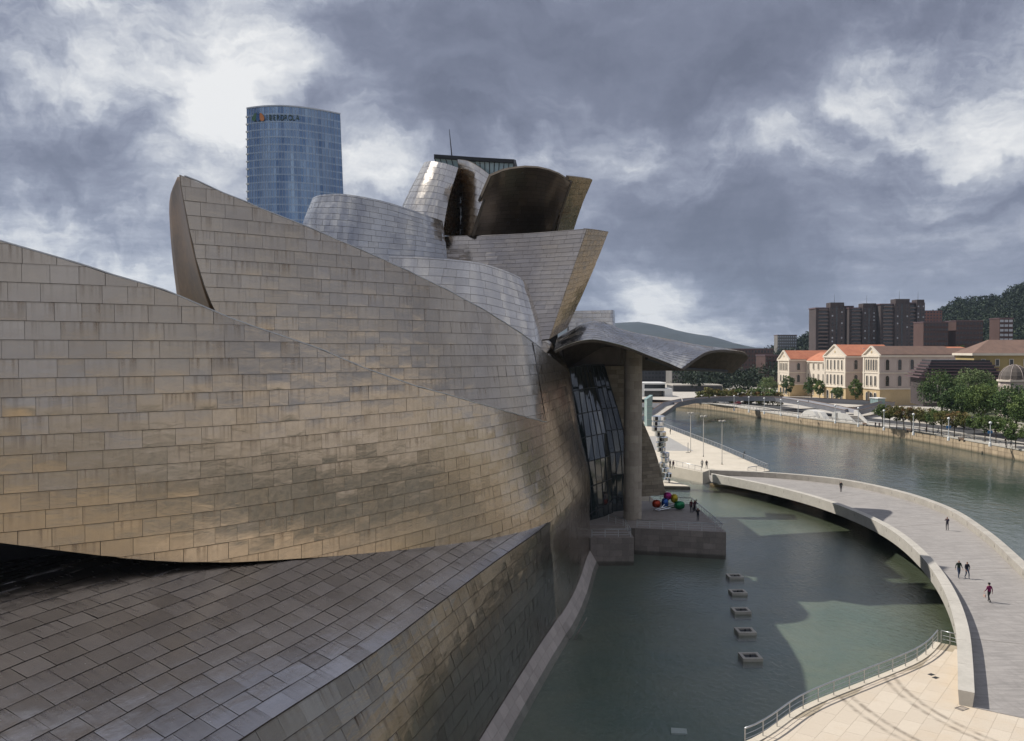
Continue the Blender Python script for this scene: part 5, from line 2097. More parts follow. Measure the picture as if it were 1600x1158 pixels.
def crown_mesh(name, rx, rz, nclump, nleaf, leaf, mat, seed, zc, shape='round'):
    g = np.random.default_rng(seed)
    V, F, Rn = [], [], []
    for k in range(nclump):
        u = g.normal(size=3)
        u /= np.linalg.norm(u)
        rr = g.uniform(.35, 1.0) ** .55
        c = np.array([u[0] * rx * rr, u[1] * rx * rr, zc + u[2] * rz * rr])
        if shape == 'cone':
            f = np.clip(1.15 - (c[2] - (zc - rz)) / (2.4 * rz), .2, 1)
            c[:2] *= f
        cr_ = rx * g.uniform(.20, .40)
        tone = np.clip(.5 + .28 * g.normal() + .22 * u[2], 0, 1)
        n = max(6, int(nleaf / nclump))
        o = g.normal(size=(n, 3))
        o /= np.linalg.norm(o, axis=1, keepdims=True)
        o *= (g.uniform(.3, 1, (n, 1)) ** .4) * cr_
        o[:, 2] *= .75
        a = g.normal(size=(n, 3))
        a /= np.linalg.norm(a, axis=1, keepdims=True)
        b = np.cross(a, g.normal(size=(n, 3)))
        b /= np.linalg.norm(b, axis=1, keepdims=True)
        s = leaf * g.uniform(.6, 1.3, (n, 1))
        P = c + o
        k0 = len(V)
        quad = np.stack([P - a * s, P - b * s * .55, P + a * s, P + b * s * .55], 1).reshape(-1, 3)
        V.extend(map(tuple, quad))
        F.extend([(k0 + 4 * i, k0 + 4 * i + 1, k0 + 4 * i + 2, k0 + 4 * i + 3) for i in range(n)])
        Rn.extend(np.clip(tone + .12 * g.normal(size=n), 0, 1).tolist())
    me = bpy.data.meshes.new(name)
    me.from_pydata(V, [], F)
    me.materials.append(mat)
    me.attributes.new('rnd', 'FLOAT', 'FACE').data.foreach_set('value', Rn)
    return me


def trunk_mesh(name, h, r, zc, rx, seed):
    rg = random.Random(seed)
    m = MB()
    m.tube([(0, 0, -.2), (.03, 0, h * .5), (0, .03, h), (0, 0, h + (zc - h) * .9)], [r * 1.2, r, r * .8, r * .35], 7)
    for k in range(5):
        a = 2 * PI * k / 5 + rg.random()
        q = rg.uniform(.55, .85) * rx
        m.tube([(0, 0, h * rg.uniform(.85, 1.05)), (math.cos(a) * q * .5, math.sin(a) * q * .5, h + (zc - h) * .5), (math.cos(a) * q, math.sin(a) * q, zc + rg.uniform(-.1, .3) * rx)], [r * .5, r * .34, r * .12], 5)
    return m.mesh(name, BARK)


_tm = {}


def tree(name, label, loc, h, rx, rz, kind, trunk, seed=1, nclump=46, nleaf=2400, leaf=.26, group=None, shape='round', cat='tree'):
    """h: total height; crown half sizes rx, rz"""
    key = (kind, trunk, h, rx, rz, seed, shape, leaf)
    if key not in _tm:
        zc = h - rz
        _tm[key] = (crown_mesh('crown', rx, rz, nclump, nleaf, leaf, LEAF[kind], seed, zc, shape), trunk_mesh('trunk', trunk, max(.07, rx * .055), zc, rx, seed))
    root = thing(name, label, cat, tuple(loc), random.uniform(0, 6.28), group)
    inst('trunk', _tm[key][1], root)
    inst('crown', _tm[key][0], root)
    return root


# row of clipped young trees on the promenade
row_px = [(1587, 700), (1572, 697.5), (1556, 692), (1539, 690.5), (1522, 687.5), (1506, 685), (1491, 683), (1471, 680), (1458, 678), (1448, 675.5), (1437, 674.5), (1424, 673), (1412, 671.5), (1401, 670), (1390, 669), (1379, 667.5)]
kinds = ['green', 'green', 'green', 'green', 'green', 'olive', 'rust', 'olive', 'green', 'olive', 'olive', 'rust', 'rust', 'olive', 'olive', 'green']
wd = ['first', 'second', 'third', 'fourth', 'fifth', 'sixth', 'seventh', 'eighth', 'ninth', 'tenth', 'eleventh', 'twelfth', 'thirteenth', 'fourteenth', 'fifteenth', 'sixteenth']
for k, ((px, py), kd) in enumerate(zip(row_px, kinds)):
    c = G(px, py, QZ)
    tree('promenade_tree', '%s young %s tree of the promenade row, counted from the right edge' % (wd[k], {'green': 'green', 'olive': 'olive tinted', 'rust': 'rust tinted'}[kd]), c, 6.6 if k else 5.4, 2.0 if k % 3 else 2.3, 2.05, kd, 2.7,
         seed=60 + k % 5, nclump=44, nleaf=2300, leaf=.19, group='young trees in a row on the promenade')
big = [(1458, 640, 236, 4.6, 4.9, 'dark', 'big dark round tree left of the pale crown beside the dark glass building'), (1472, 640, 250, 13.0, 6.0, 'dark', 'tall dark broad tree in front of the dark layered roof'),
       (1521, 640, 262, 14.2, 5.2, 'light', 'tall pale green tree between two dark trees'), (1498, 645, 232, 9.5, 4.6, 'dark', 'dark bushy tree behind the middle of the promenade row'),
       (1535, 648, 225, 10.2, 5.4, 'green', 'wide mid green tree behind the promenade row'), (1556, 640, 255, 10.5, 4.0, 'dark', 'dark tree just left of the domed chapel'),
       (1588, 650, 214, 10.5, 5.0, 'dark', 'dark tree in front of the domed chapel at the right edge'), (1612, 655, 205, 9.0, 4.6, 'green', 'green tree cut by the right edge of the view')]
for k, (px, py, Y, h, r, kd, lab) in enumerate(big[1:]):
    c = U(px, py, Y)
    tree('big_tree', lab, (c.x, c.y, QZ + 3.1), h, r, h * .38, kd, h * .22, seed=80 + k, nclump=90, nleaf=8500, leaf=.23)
dz = [(1232, 408, 9.8, 3.0, 'dark', 'dark narrow tree in front of the left pavilion of the pale building'), (1268, 398, 9.2, 3.3, 'dark', 'dark tree in the recess left of the central pavilion'),
      (1281, 392, 8.4, 2.6, 'green', 'green tree beside the central pavilion'), (1309, 372, 6.0, 2.5, 'light', 'spiky pale green tree before the central pavilion'),
      (1337, 358, 9.6, 2.6, 'green', 'feathery green tree right of the central pavilion'), (1200, 400, 8.8, 4.3, 'light', 'round pale green tree left of the pale building')]
for k, (px, Y, h, r, kd, lab) in enumerate(dz):
    c = U(px, 600, Y)
    tree('garden_tree', lab, (c.x, c.y, QZ + 1.0), h, r, h * .42, kd, h * .25, seed=95 + k, nclump=50, nleaf=3200, leaf=.27)
# hedge bushes behind the far footbridge
for k in range(15):
    px = 1098 + k * 8.4
    c = U(px, 600, 372 - k * 1.5)
    tree('hedge_bush', 'bushy %s shrub in the hedge behind the far footbridge, number %s from the left' % (('olive', 'green', 'rust')[(k * 7) % 3 if k > 5 else 0], wd[k]), (c.x, c.y, QZ), 6.2 + .8 * math.sin(k * 2.1), 2.9, 2.8, ('olive', 'green', 'rust')[(k * 7) % 3 if k > 5 else 0], .8,
         seed=120 + k % 4, nclump=26, nleaf=900, leaf=.4, group='shrubs of the hedge', cat='shrub')

# far-off wood on the right hill and the trees below the dark blocks
def wood(name, label, pts, mat, n_leaf=70, leaf=1.6, seed=1):
    g = np.random.default_rng(seed)
    V, F, Rn = [], [], []
    for (x, y, z, r) in pts:
        tone = np.clip(.38 + .25 * g.normal(), 0, 1)
        o = g.normal(size=(n_leaf, 3))
        o /= np.linalg.norm(o, axis=1, keepdims=True)
        o *= r * g.uniform(.55, 1.08, (n_leaf, 1))
        a = g.normal(size=(n_leaf, 3))
        a /= np.linalg.norm(a, axis=1, keepdims=True)
        b = np.cross(a, g.normal(size=(n_leaf, 3)))
        b /= np.linalg.norm(b, axis=1, keepdims=True)
        s = leaf * g.uniform(.6, 1.3, (n_leaf, 1))
        P = np.array([x, y, z]) + o
        k0 = len(V)
        V.extend(map(tuple, np.stack([P - a * s, P - b * s * .6, P + a * s, P + b * s * .6], 1).reshape(-1, 3)))
        F.extend([(k0 + 4 * i, k0 + 4 * i + 1, k0 + 4 * i + 2, k0 + 4 * i + 3) for i in range(n_leaf)])
        Rn.extend(np.clip(tone + .1 * g.normal(size=n_leaf), 0, 1).tolist())
    me = bpy.data.meshes.new(name)
    me.from_pydata(V, [], F)
    me.materials.append(mat)
    me.attributes.new('rnd', 'FLOAT', 'FACE').data.foreach_set('value', Rn)
    o = link(bpy.data.objects.new(name, me))
    tag(o, label, 'wood', kind='stuff')
    return o


def hill(name, ridge, Yr, Yf, zf, Yb, mat, n=60, rough=3.0, seed=4):
    """ridge: skyline pixels at depth Yr; the slope falls to zf at depth Yf"""
    g = np.random.default_rng(seed)
    xs = np.linspace(ridge[0][0], ridge[-1][0], n)
    ys = np.interp(xs, [r[0] for r in ridge], [r[1] for r in ridge])
    top = np.array([tuple(U(x, y, Yr)) for x, y in zip(xs, ys)])
    m = MB()
    K = 14
    grid = []
    for i in range(n):
        col = []
        for k in range(K + 1):
            w = k / K
            Y = Yf + (Yr - Yf) * w
            z = zf + (top[i][2] - zf) * (w ** .8) + (g.normal() * rough * math.sin(PI * w))
            col.append((top[i][0] * (Y / Yr) ** .9, Y, z))
        col.append((top[i][0] * 1.1, Yb, zf))
        grid.append(col)
    b = {}
    for i in range(n):
        for k in range(K + 2):
            b[i, k] = len(m.v)
            m.v.append(grid[i][k])
    for i in range(n - 1):
        for k in range(K + 1):
            m.f.append((b[i, k], b[i + 1, k], b[i + 1, k + 1], b[i, k + 1]))
            m.m.append(0)
            m.r.append(0)
    o = m.build(name, mat, smooth=True)
    tag(o, kind='structure')
    return grid


far_hill_mat = simple('far_wooded_hill', (.014, .020, .022), (.022, .030, .028), .008, .95)
near_hill_mat = simple('wooded_hillside', (.018, .030, .012), (.03, .042, .016), .03, .95)
hill('far_hills', [(700, 530), (860, 512), (960, 505), (995, 502.5), (1030, 508), (1060, 517), (1085, 522), (1115, 526), (1150, 537), (1190, 545), (1260, 540), (1400, 528), (1600, 520), (1800, 510)], 5400, 3700, 2, 6900, far_hill_mat, rough=9)
gh = hill('wooded_hill', [(1200, 552), (1230, 541), (1258, 530), (1285, 521), (1330, 516), (1400, 512), (1440, 507), (1470, 492), (1500, 474), (1525, 472), (1545, 472), (1570, 464), (1600, 450), (1680, 415), (1800, 380)], 1050, 760, 8, 1500, near_hill_mat, rough=2)
rg = random.Random(9)
pts = []
for i in range(len(gh)):
    for k in range(2, 15):
        for _ in range(3):
            x, y, z = gh[i][k]
            j = gh[min(i + 1, len(gh) - 1)][k]
            w = rg.random()
            pts.append((x + (j[0] - x) * w, y + rg.uniform(-12, 12), z + (j[2] - z) * w + rg.uniform(0, 3), rg.uniform(4, 7.5)))
wood('hillside_wood', 'dark green wood covering the hill at the right', pts, LEAF['wood'], 80, 1.25, 3)
pts = []
for k in range(70):
    px = rg.uniform(1060, 1225)
    c = U(px, 600, rg.uniform(470, 560))
    pts.append((c.x, c.y, rg.uniform(4, 11) + max(0, (px - 1150) * .06), rg.uniform(4, 6.5)))
wood('riverside_wood', 'dark mass of riverside trees below the red brown block', pts, LEAF['wood'], 110, .85, 5)
pts = []
for k in range(60):
    c = U(rg.uniform(1440, 1640), 540, rg.uniform(470, 600))
    pts.append((c.x, c.y, rg.uniform(10, 24), rg.uniform(4, 6)))
wood('slope_wood', 'green trees on the slope behind the yellow house', pts, LEAF['green'], 80, 1.1, 6)


# ---------------------------------------------------------------- generic building helpers (local frame: x along front, y into depth, front at y = 0)
def bldg(name, label, loc, rz, cat='building', group=None):
    return thing(name, label, cat, loc, rz, group)


def win_mesh(w, h, frame=.12, arch=False, fm=None, gm=None, depth=.18):
    """framed window standing on its sill at z = 0, centred on x, glass set back from the frame face at y = -depth"""
    m = MB()
    fm, gm = 0, 1
    if arch:
        n = 8
        pts_o, pts_i = [], []
        ro, ri = w / 2, w / 2 - frame
        hc = h - w / 2
        pts_o = [(-ro, 0), (ro, 0)] + [(ro * math.cos(PI * k / n), hc + ro * math.sin(PI * k / n)) for k in range(n + 1)]
        pts_i = [(-ri, frame), (ri, frame)] + [(ri * math.cos(PI * k / n), hc + ri * math.sin(PI * k / n)) for k in range(n + 1)]
        N_ = len(pts_o)
        for k in range(N_):
            a, b = pts_o[k], pts_o[(k + 1) % N_]
            c, d = pts_i[(k + 1) % N_], pts_i[k]
            m.face([(a[0], -depth, a[1]), (b[0], -depth, b[1]), (c[0], -depth, c[1]), (d[0], -depth, d[1])], 0)
            m.face([(a[0], 0, a[1]), (b[0], 0, b[1]), (b[0], -depth, b[1]), (a[0], -depth, a[1])], 0)
            m.face([(d[0], -depth, d[1]), (c[0], -depth, c[1]), (c[0], -.02, c[1]), (d[0], -.02, d[1])], 0)
        m.face([(x, -.02, z) for x, z in pts_i], 1)
    else:
        for (x0, x1, z0, z1) in ((-w / 2, w / 2, 0, frame), (-w / 2, w / 2, h - frame, h), (-w / 2, -w / 2 + frame, frame, h - frame), (w / 2 - frame, w / 2, frame, h - frame)):
            m.box(x0, x1, -depth, 0, z0, z1, 0)
        m.face([(-w / 2 + frame, -.02, frame), (w / 2 - frame, -.02, frame), (w / 2 - frame, -.02, h - frame), (-w / 2 + frame, -.02, h - frame)], 1)
    return m


def gable_roof(m, x0, x1, y0, y1, ze, zr, ov=.5, axis='y', mt=0):
    """ridge along y (gable towards the front) or along x"""
    if axis == 'y':
        xm = (x0 + x1) / 2
        a, b, c = (x0 - ov, ze), (xm, zr), (x1 + ov, ze)
        th = .35
        for p, q in ((a, b), (b, c)):
            m.hexa([(p[0], y0 - ov, p[1]), (q[0], y0 - ov, q[1]), (q[0], y1 + ov, q[1]), (p[0], y1 + ov, p[1]),
                    (p[0], y0 - ov, p[1] + th), (q[0], y0 - ov, q[1] + th), (q[0], y1 + ov, q[1] + th), (p[0], y1 + ov, p[1] + th)], mt)
    else:
        ym = (y0 + y1) / 2
        th = .35
        for p, q in (((y0 - ov, ze), (ym, zr)), ((ym, zr), (y1 + ov, ze))):
            m.hexa([(x0 - ov, p[0], p[1]), (x1 + ov, p[0], p[1]), (x1 + ov, q[0], q[1]), (x0 - ov, q[0], q[1]),
                    (x0 - ov, p[0], p[1] + th), (x1 + ov, p[0], p[1] + th), (x1 + ov, q[0], q[1] + th), (x0 - ov, q[0], q[1] + th)], mt)


def tiles(name, c1, c2):
    t = NT(name)
    p = t.pos()
    w = t.N('TexWave')
    w.bands_direction = 'X'
    w.inputs['Scale'].default_value = 1.1
    w.inputs['Distortion'].default_value = 1.5
    t.L(p, w.inputs[0])
    n = t.noise(p, .35, 5, .65)
    b = t.mix(t.mapr(n, .36, .64), c1, c2)
    b = t.mix(t.M('MULTIPLY', w.outputs['Fac'], .22), b, tuple(x * .5 for x in c1))
    t.set(base=b, rough=.9)
    return t.mat


MT['tile_orange'] = tiles('orange_tiles', (.52, .20, .11), (.42, .15, .085))
MT['tile_brown'] = tiles('brown_tiles', (.20, .125, .095), (.15, .095, .075))
MT['pink_stone'] = simple('pink_grey_stone', (.52, .44, .40), (.44, .37, .335), .25, .9)
MT['cream'] = simple('cream_stone', (.70, .63, .53), (.62, .55, .46), .3, .85)
MT['ochre'] = simple('ochre_stone', (.56, .43, .25), (.46, .35, .20), .3, .9)
MT['brick_dark'] = simple('dark_brown_brick', (.07, .053, .052), (.05, .04, .04), .08, .9)
MT['brick_red'] = simple('cloud_dimmed_brick', (.085, .048, .042), (.065, .038, .034), .08, .9)  # darkened brick: cloud shadow over the houses is put into the colour
MT['grey_conc'] = simple('grey_facade', (.17, .16, .15), (.13, .125, .12), .1, .9)
MT['black_fac'] = simple('black_facade', (.035, .037, .042), (.022, .024, .03), .1, .4)
MT['yellow_wall'] = simple('yellow_render', (.42, .32, .14), (.36, .27, .12), .2, .9)
MT['zinc'] = simple('purple_metal', (.15, .095, .10), (.11, .07, .078), .15, .5, .3)
MT['far_glass'] = simple('far_window_glass', (.03, .035, .04), (.015, .018, .022), .5, .12, spec=.7)
MT['blind_glass'] = simple('pale_blind', (.42, .44, .48), (.30, .32, .36), .5, .4)  # pale colour for window blinds


# ---------------------------------------------------------------- long pale building with pavilions across the river
UNI_A = Vector((-0.19, 0.98, 0)).normalized()
UNI_0 = Vector((151.0, 350.0, QZ))
uni_rz = math.atan2(-UNI_A.y, -UNI_A.x)
# local frame: x runs along the river front from the far end (negative) to the near corner (0), y runs back from the river
uni = bldg('university_building', 'long pale stone building with three gabled pavilions and orange roofs', tuple(UNI_0), uni_rz)
W_A = {}


def uwin(w, h, fr):
    k = (w, h, fr)
    if k not in W_A:
        W_A[k] = win_mesh(w, h, .22, True).mesh('window', [MT['cream' if fr else 'pink_stone'], MT['far_glass']])
    return W_A[k]


def pavilion(x0, x1, y0, y1, ze, zr, roofm, groups, side_n, zs):
    """x0..x1 front width, ze eave, zr ridge; zs storey lines"""
    zb, z1 = zs
    m = MB()
    m.box(x0, x1, y0, y1, 0, zb)
    m.build('ground_storey', MT['ochre'], uni)
    m = MB()
    m.box(x0 + .12, x1 - .12, y0 + .12, y1, zb, ze)
    m.build('upper_storeys', MT['pink_stone'], uni)
    m = MB()
    m.box(x0 + .05, x1 - .05, y0 - .04, y0 + .1, zb + .3, ze)
    m.build('front_facing', MT['cream'], uni)
    for (za, hh, pr) in ((zb, .55, .35), (z1, .4, .25), (ze - .5, .7, .55)):
        m = MB()
        m.box(x0 - pr, x1 + pr, y0 - pr, y1, za, za + hh)
        m.build('cornice', MT['cream'], uni)
    for x in (x0 + .55, x1 - .55):
        m = MB()
        m.box(x - .45, x + .45, y0 - .3, y0 - .02, zb + .55, ze - .5)
        m.build('corner_pilaster', MT['cream'], uni)
    # pediment
    m = MB()
    xm = (x0 + x1) / 2
    m.v += [(x0, y0, ze + .2), (x1, y0, ze + .2), (xm, y0, zr), (x0, y0 + .6, ze + .2), (x1, y0 + .6, ze + .2), (xm, y0 + .6, zr)]
    m.f += [(0, 1, 2), (5, 4, 3), (0, 3, 4, 1), (1, 4, 5, 2), (2, 5, 3, 0)]
    m.m += [0] * 5
    m.r += [0] * 5
    m.build('pediment', MT['cream'], uni)
    m = MB()
    for p, q in (((x0 - .5, ze), (xm, zr + .25)), ((xm, zr + .25), (x1 + .5, ze))):
        m.bar((p[0], y0 - .2, p[1]), (q[0], y0 - .2, q[1]), .7, .5)
    m.build('raking_cornice', MT['cream'], uni)
    m = MB()
    gable_roof(m, x0, x1, y0 + .6, y1, ze + .2, zr, .35)
    m.build('roof', roofm, uni)
    me = MB()
    me.blob((0, 0, 0), .55, .12, .55, nu=10, nv=6)
    inst('roundel', me.mesh('roundel', MT['ochre']), uni, (xm, y0 - .05, ze + (zr - ze) * .42))
    # front windows
    for (za, hw, ww, n) in ((zb + 1.2, z1 - zb - 2.0, 1.6, groups[0]), (z1 + 1.0, ze - z1 - 2.3, 1.4, groups[1]), (.8, zb - 2.0, 1.9, groups[2])):
        sp_ = (x1 - x0 - 3.0) / n
        for k in range(n):
            inst('window', uwin(min(ww, sp_ * .8), hw, True), uni, (x0 + 1.5 + sp_ * (k + .5), y0 - .06, za))
    # windows on the shaded side
    for (za, hw) in ((zb + 1.4, z1 - zb - 2.4), (z1 + 1.4, ze - z1 - 3.0)):
        for k in range(side_n):
            y = y0 + (y1 - y0) * (k + .6) / side_n
            if y > y1 - 1:
                continue
            inst('window', uwin(2.1, hw + .5, False), uni, (x1 - .1, y, za - .2), PI / 2)


pavilion(-11.5, 0, 0, 34, 20.5, 24.2, MT['tile_brown'], (3, 5, 3), 6, (6.6, 13.2))
pavilion(-41.7, -24.3, 0, 24, 20.0, 25.0, MT['tile_orange'], (5, 5, 4), 3, (6.2, 13.0))
pavilion(-84, -72.8, 0, 24, 18.0, 22.4, MT['tile_orange'], (3, 5, 3), 3, (5.6, 11.6))
for (x0, x1, y0, y1, ze, zr, n) in ((-24.3, -11.5, 9, 24, 19.0, 22.8, 3), (-72.8, -41.7, 9, 24, 17.6, 21.4, 7)):
    m = MB()
    m.box(x0, x1, y0, y1, 0, 6)
    m.build('ground_storey', MT['ochre'], uni)
    m = MB()
    m.box(x0, x1, y0 + .1, y1, 6, ze)
    m.build('upper_storeys', MT['cream'], uni)
    m = MB()
    m.box(x0, x1, y0 - .4, y0 + .2, ze - .6, ze)
    m.build('cornice', MT['cream'], uni)
    m = MB()
    gable_roof(m, x0, x1, y0, y1, ze, zr, .3, 'x')
    m.build('roof', MT['tile_orange'], uni)
    for k in range(n):
        x = x0 + (x1 - x0) * (k + .5) / n
        for za, hw in ((7.6, 4.0), (13.4, 3.4), (1, 4)):
            inst('window', uwin(1.3, hw, True), uni, (x, y0 + .02, za))
# long side range running back to the right
m = MB()
m.box(-11.4, -.35, 34, 95, 0, 20.2)
m.build('side_range', MT['pink_stone'], uni)
m = MB()
gable_roof(m, -11.4, -.2, 34, 95, 20.2, 23.4, .4, 'y')
m.build('roof', MT['tile_brown'], uni)
for k in range(11):
    y = 36.5 + k * 5.2
    for za, hw in ((8.4, 4.0), (14.8, 3.4)):
        inst('window', uwin(2.1, hw + .5, False), uni, (-.3, y, za - .2), PI / 2)
for (x, y) in ((-30, 12), (-33, 16), (-28.5, 17)):
    me = MB()
    me.box(-.5, .5, -.5, .5, 0, .5)
    inst('skylight', me.mesh('skylight', MT['white']), uni, (x, y, 23.2))

# annex in front of its near corner
c = U(1372, 624, 330)
an = bldg('glass_kiosk', 'small grey glass kiosk in front of the pale building corner', (c.x, c.y, QZ), uni_rz)
m = MB()
m.box(-5, 0, 0, 3, 0, 4.0)
m.build('glass_box', MT['teal_glass'], an)
m = MB()
m.box(-5.3, .3, -.3, 3.3, 4.0, 4.25)
m.build('roof', MT['white'], an)
m = MB()
for k in range(5):
    m.box(-5.05 + k * 1.25, -4.95 + k * 1.25, -.08, -.02, 0, 4.0)
m.build('mullion', MT['steel'], an)

# dark building with stacked louvre roofs
c = U(1443, 600, 300)
lb = bldg('louvre_building', 'dark purple building with stacked overhanging louvre roofs and tall arches', (c.x, c.y, QZ + 3), -.25)
m = MB()
m.box(0, 25, 0, 22, 0, 10)
m.build('body', MT['brick_dark'], lb)
for k in range(6):
    e = 1.8 - k * .9
    m = MB()
    m.box(-e, 25 + e, -e, 22 + e, 10.0 + k * 1.05, 10.45 + k * 1.05)
    m.build('louvre_roof', MT['zinc'], lb)
    m = MB()
    m.box(.6 + k * .5, 24.4 - k * .5, .6 + k * .5, 21.4 - k * .5, 10.45 + k * 1.05, 11.05 + k * 1.05)
    m.build('louvre_recess', MT['black_fac'], lb)
wm = win_mesh(1.7, 7.5, .3, True).mesh('arch', [MT['pink_stone'], MT['far_glass']])
for k in range(10):
    inst('arch', wm, lb, (1.3 + k * 2.45, -.03, 1.4))

# domed chapel at the right edge
c = U(1562, 645, 236)
ch = bldg('domed_chapel', 'small pale chapel with a grey ribbed dome near the right edge', (c.x, c.y, QZ + 2.4), -.35)
m = MB()
octa = lambda r, n=8, o=0: [(r * math.cos(2 * PI * k / n + o) + 4.2, r * math.sin(2 * PI * k / n + o) + 4.2) for k in range(n)]
m.prism(octa(4.0, 8, PI / 8), 0, 12.2)
m.build('tower_wall', MT['pink_stone'], ch)
for z, r in ((6.0, 4.15), (11.6, 4.45)):
    m = MB()
    m.prism(octa(r, 8, PI / 8), z, z + .5)
    m.build('cornice', MT['cream'], ch)
m = MB()
for j in range(7):
    pass
rings = [(3.9, 12.1), (3.75, 13.2), (3.3, 14.3), (2.6, 15.2), (1.6, 15.9), (.4, 16.3)]
for (r0, z0), (r1, z1) in zip(rings, rings[1:]):
    A, B = octa(r0, 16), octa(r1, 16)
    for k in range(16):
        k2 = (k + 1) % 16
        m.face([(*A[k], z0), (*A[k2], z0), (*B[k2], z1), (*B[k], z1)], r=0)
m.build('dome', simple('slate_dome', (.10, .082, .07), (.075, .062, .055), .5, .7), ch)
m = MB()
for k in range(8):
    a = 2 * PI * k / 8 + PI / 8
    m.tube([(4.2 + r * math.cos(a) * 1.01, 4.2 + r * math.sin(a) * 1.01, z) for r, z in rings], .06, 5)
m.build('dome_rib', MT['pink_stone'], ch)
m = MB()
m.box(7.2, 20, 1.5, 12, 0, 10.8)
m.build('nave', MT['pink_stone'], ch)
m = MB()
gable_roof(m, 7.2, 20, 1.5, 12, 10.8, 14.2, .4, 'x')
m.build('roof', MT['tile_brown'], ch)
wa = win_mesh(1.25, 3.6, .25, True).mesh('window', [MT['cream'], MT['far_glass']])
for k in range(8):
    a = -PI / 8 * 0 + 2 * PI * k / 8 + PI / 4 * 0
    x, y = 4.2 + 3.72 * math.cos(a), 4.2 + 3.72 * math.sin(a)
    if y > 5.5:
        continue
    for z in (1.6, 7.2):
        inst('window', wa, ch, (x, y, z), a + PI / 2)
for k in range(3):
    for z in (1.6, 6.4):
        inst('window', wa, ch, (9.5 + k * 3.4, 1.46, z))

# yellow house with a hipped roof behind the chapel
c = U(1566, 590, 300)
yh = bldg('yellow_house', 'yellow walled house with a brown hipped roof above the chapel', (c.x - 10, c.y, 6), -.15)
m = MB()
m.box(0, 34, 0, 18, 0, 17)
m.build('wall', MT['yellow_wall'], yh)
m = MB()
m.box(-.9, 34.9, -.9, 18.9, 17, 17.8)
m.build('eaves', MT['cream'], yh)
m = MB()
m.hexa([(-.8, -.8, 17.8), (34.8, -.8, 17.8), (34.8, 18.8, 17.8), (-.8, 18.8, 17.8), (8, 8.5, 22.6), (27, 8.5, 22.6), (27, 9.5, 22.6), (8, 9.5, 22.6)])
m.build('roof', MT['tile_brown'], yh)
wy = win_mesh(1.5, 2.6, .2).mesh('window', [MT['cream'], MT['far_glass']])
for k in range(7):
    for z in (4, 9, 13.2):
        inst('window', wy, yh, (3 + k * 4.6, -.03, z))

# orange hipped roof and glass roof behind the side range
c = U(1490, 560, 395)
oh = bldg('orange_roof_house', 'large house with a bright orange hipped roof behind the brown roof', (c.x - 19, c.y, 8), -.1)
m = MB()
m.box(0, 38, 0, 20, 0, 13.5)
m.build('wall', MT['cream'], oh)
m = MB()
m.hexa([(-1, -1, 13.5), (39, -1, 13.5), (39, 21, 13.5), (-1, 21, 13.5), (14, 9.5, 18.6), (25, 9.5, 18.6), (25, 10.5, 18.6), (14, 10.5, 18.6)])
m.build('roof', MT['tile_orange'], oh)
c = U(1452, 552, 372)
gr = bldg('glass_roof_hall', 'low hall with a pale glazed roof between the orange and brown roofs', (c.x - 12, c.y, 8), -.1)
m = MB()
m.box(0, 36, 0, 12, 0, 13)
m.build('wall', MT['pink_stone'], gr)
for k in range(12):
    m = MB()
    m.hexa([(k * 3.02, -.3, 13), (k * 3.02 + 2.8, -.3, 13), (k * 3.02 + 2.8, 12, 15.6), (k * 3.02, 12, 15.6), (k * 3.02, -.3, 13.2), (k * 3.02 + 2.8, -.3, 13.2), (k * 3.02 + 2.8, 12, 15.8), (k * 3.02, 12, 15.8)])
    m.build('roof_panel', MT['white'], gr)


MT['balcony'] = simple('balcony_brick', (.15, .115, .105), (.12, .09, .085), .1, .9)
# ---------------------------------------------------------------- dark brick apartment towers
def tower_block(px0, px1, ptop, Y, label, pent, zbase=6, dz=0.0, wingside=1):
    a, b = U(px0, ptop, Y), U(px1, ptop, Y)
    w = b.x - a.x
    H_ = a.z - zbase
    root = bldg('apartment_tower', label, (a.x, Y, zbase), 0.0, 'apartment block', 'dark brick apartment towers')
    m = MB()
    m.box(0, w * .46, 0, 16, 0, H_)
    m.box(w * .46, w, -2.5, 16, 0, H_)
    m.build('body', MT['brick_dark'], root)
    m = MB()
    m.box(w * .5, w, -1.5, 8, H_, H_ + pent)
    m.build('penthouse', MT['brick_dark'], root)
    m = MB()
    m.box(-.6, w * .46, -.9, 16, H_ - .6, H_ + .25)
    m.build('roof_slab', MT['zinc'], root)
    n = int(H_ / 2.95)
    slab, win, blind = MB(), MB(), MB()
    for k in range(n):
        z = 1.0 + k * 2.95
        slab.box(w * .08, w * .44, -1.5, 0, z - .12, z + .12)
        slab.box(w * .08, w * .44, -1.55, -1.45, z + .12, z + 1.0)
        win.box(w * .10, w * .42, -.03, .0, z + .95, z + 2.4)
        for q in (.56, .90):
            (blind if random.random() < .45 else win).box(w * q - .55, w * q + .55, -2.56, -2.5, z + .9, z + 2.1)
        win.box(w * .68, w * .74, -2.53, -2.5, z + .2, z + 2.6)
    tag(slab.build('balcony_stack', MT['balcony'], root), kind='stuff')
    tag(win.build('window_grid', MT['far_glass'], root), kind='stuff')
    tag(blind.build('blind_grid', MT['blind_glass'], root), kind='stuff')
    m = MB()
    m.tube([(w * .7, 2, H_ + pent), (w * .7, 2, H_ + pent + 7)], [.15, .05], 5)
    m.build('aerial', MT['dark_steel'], root)
    return root


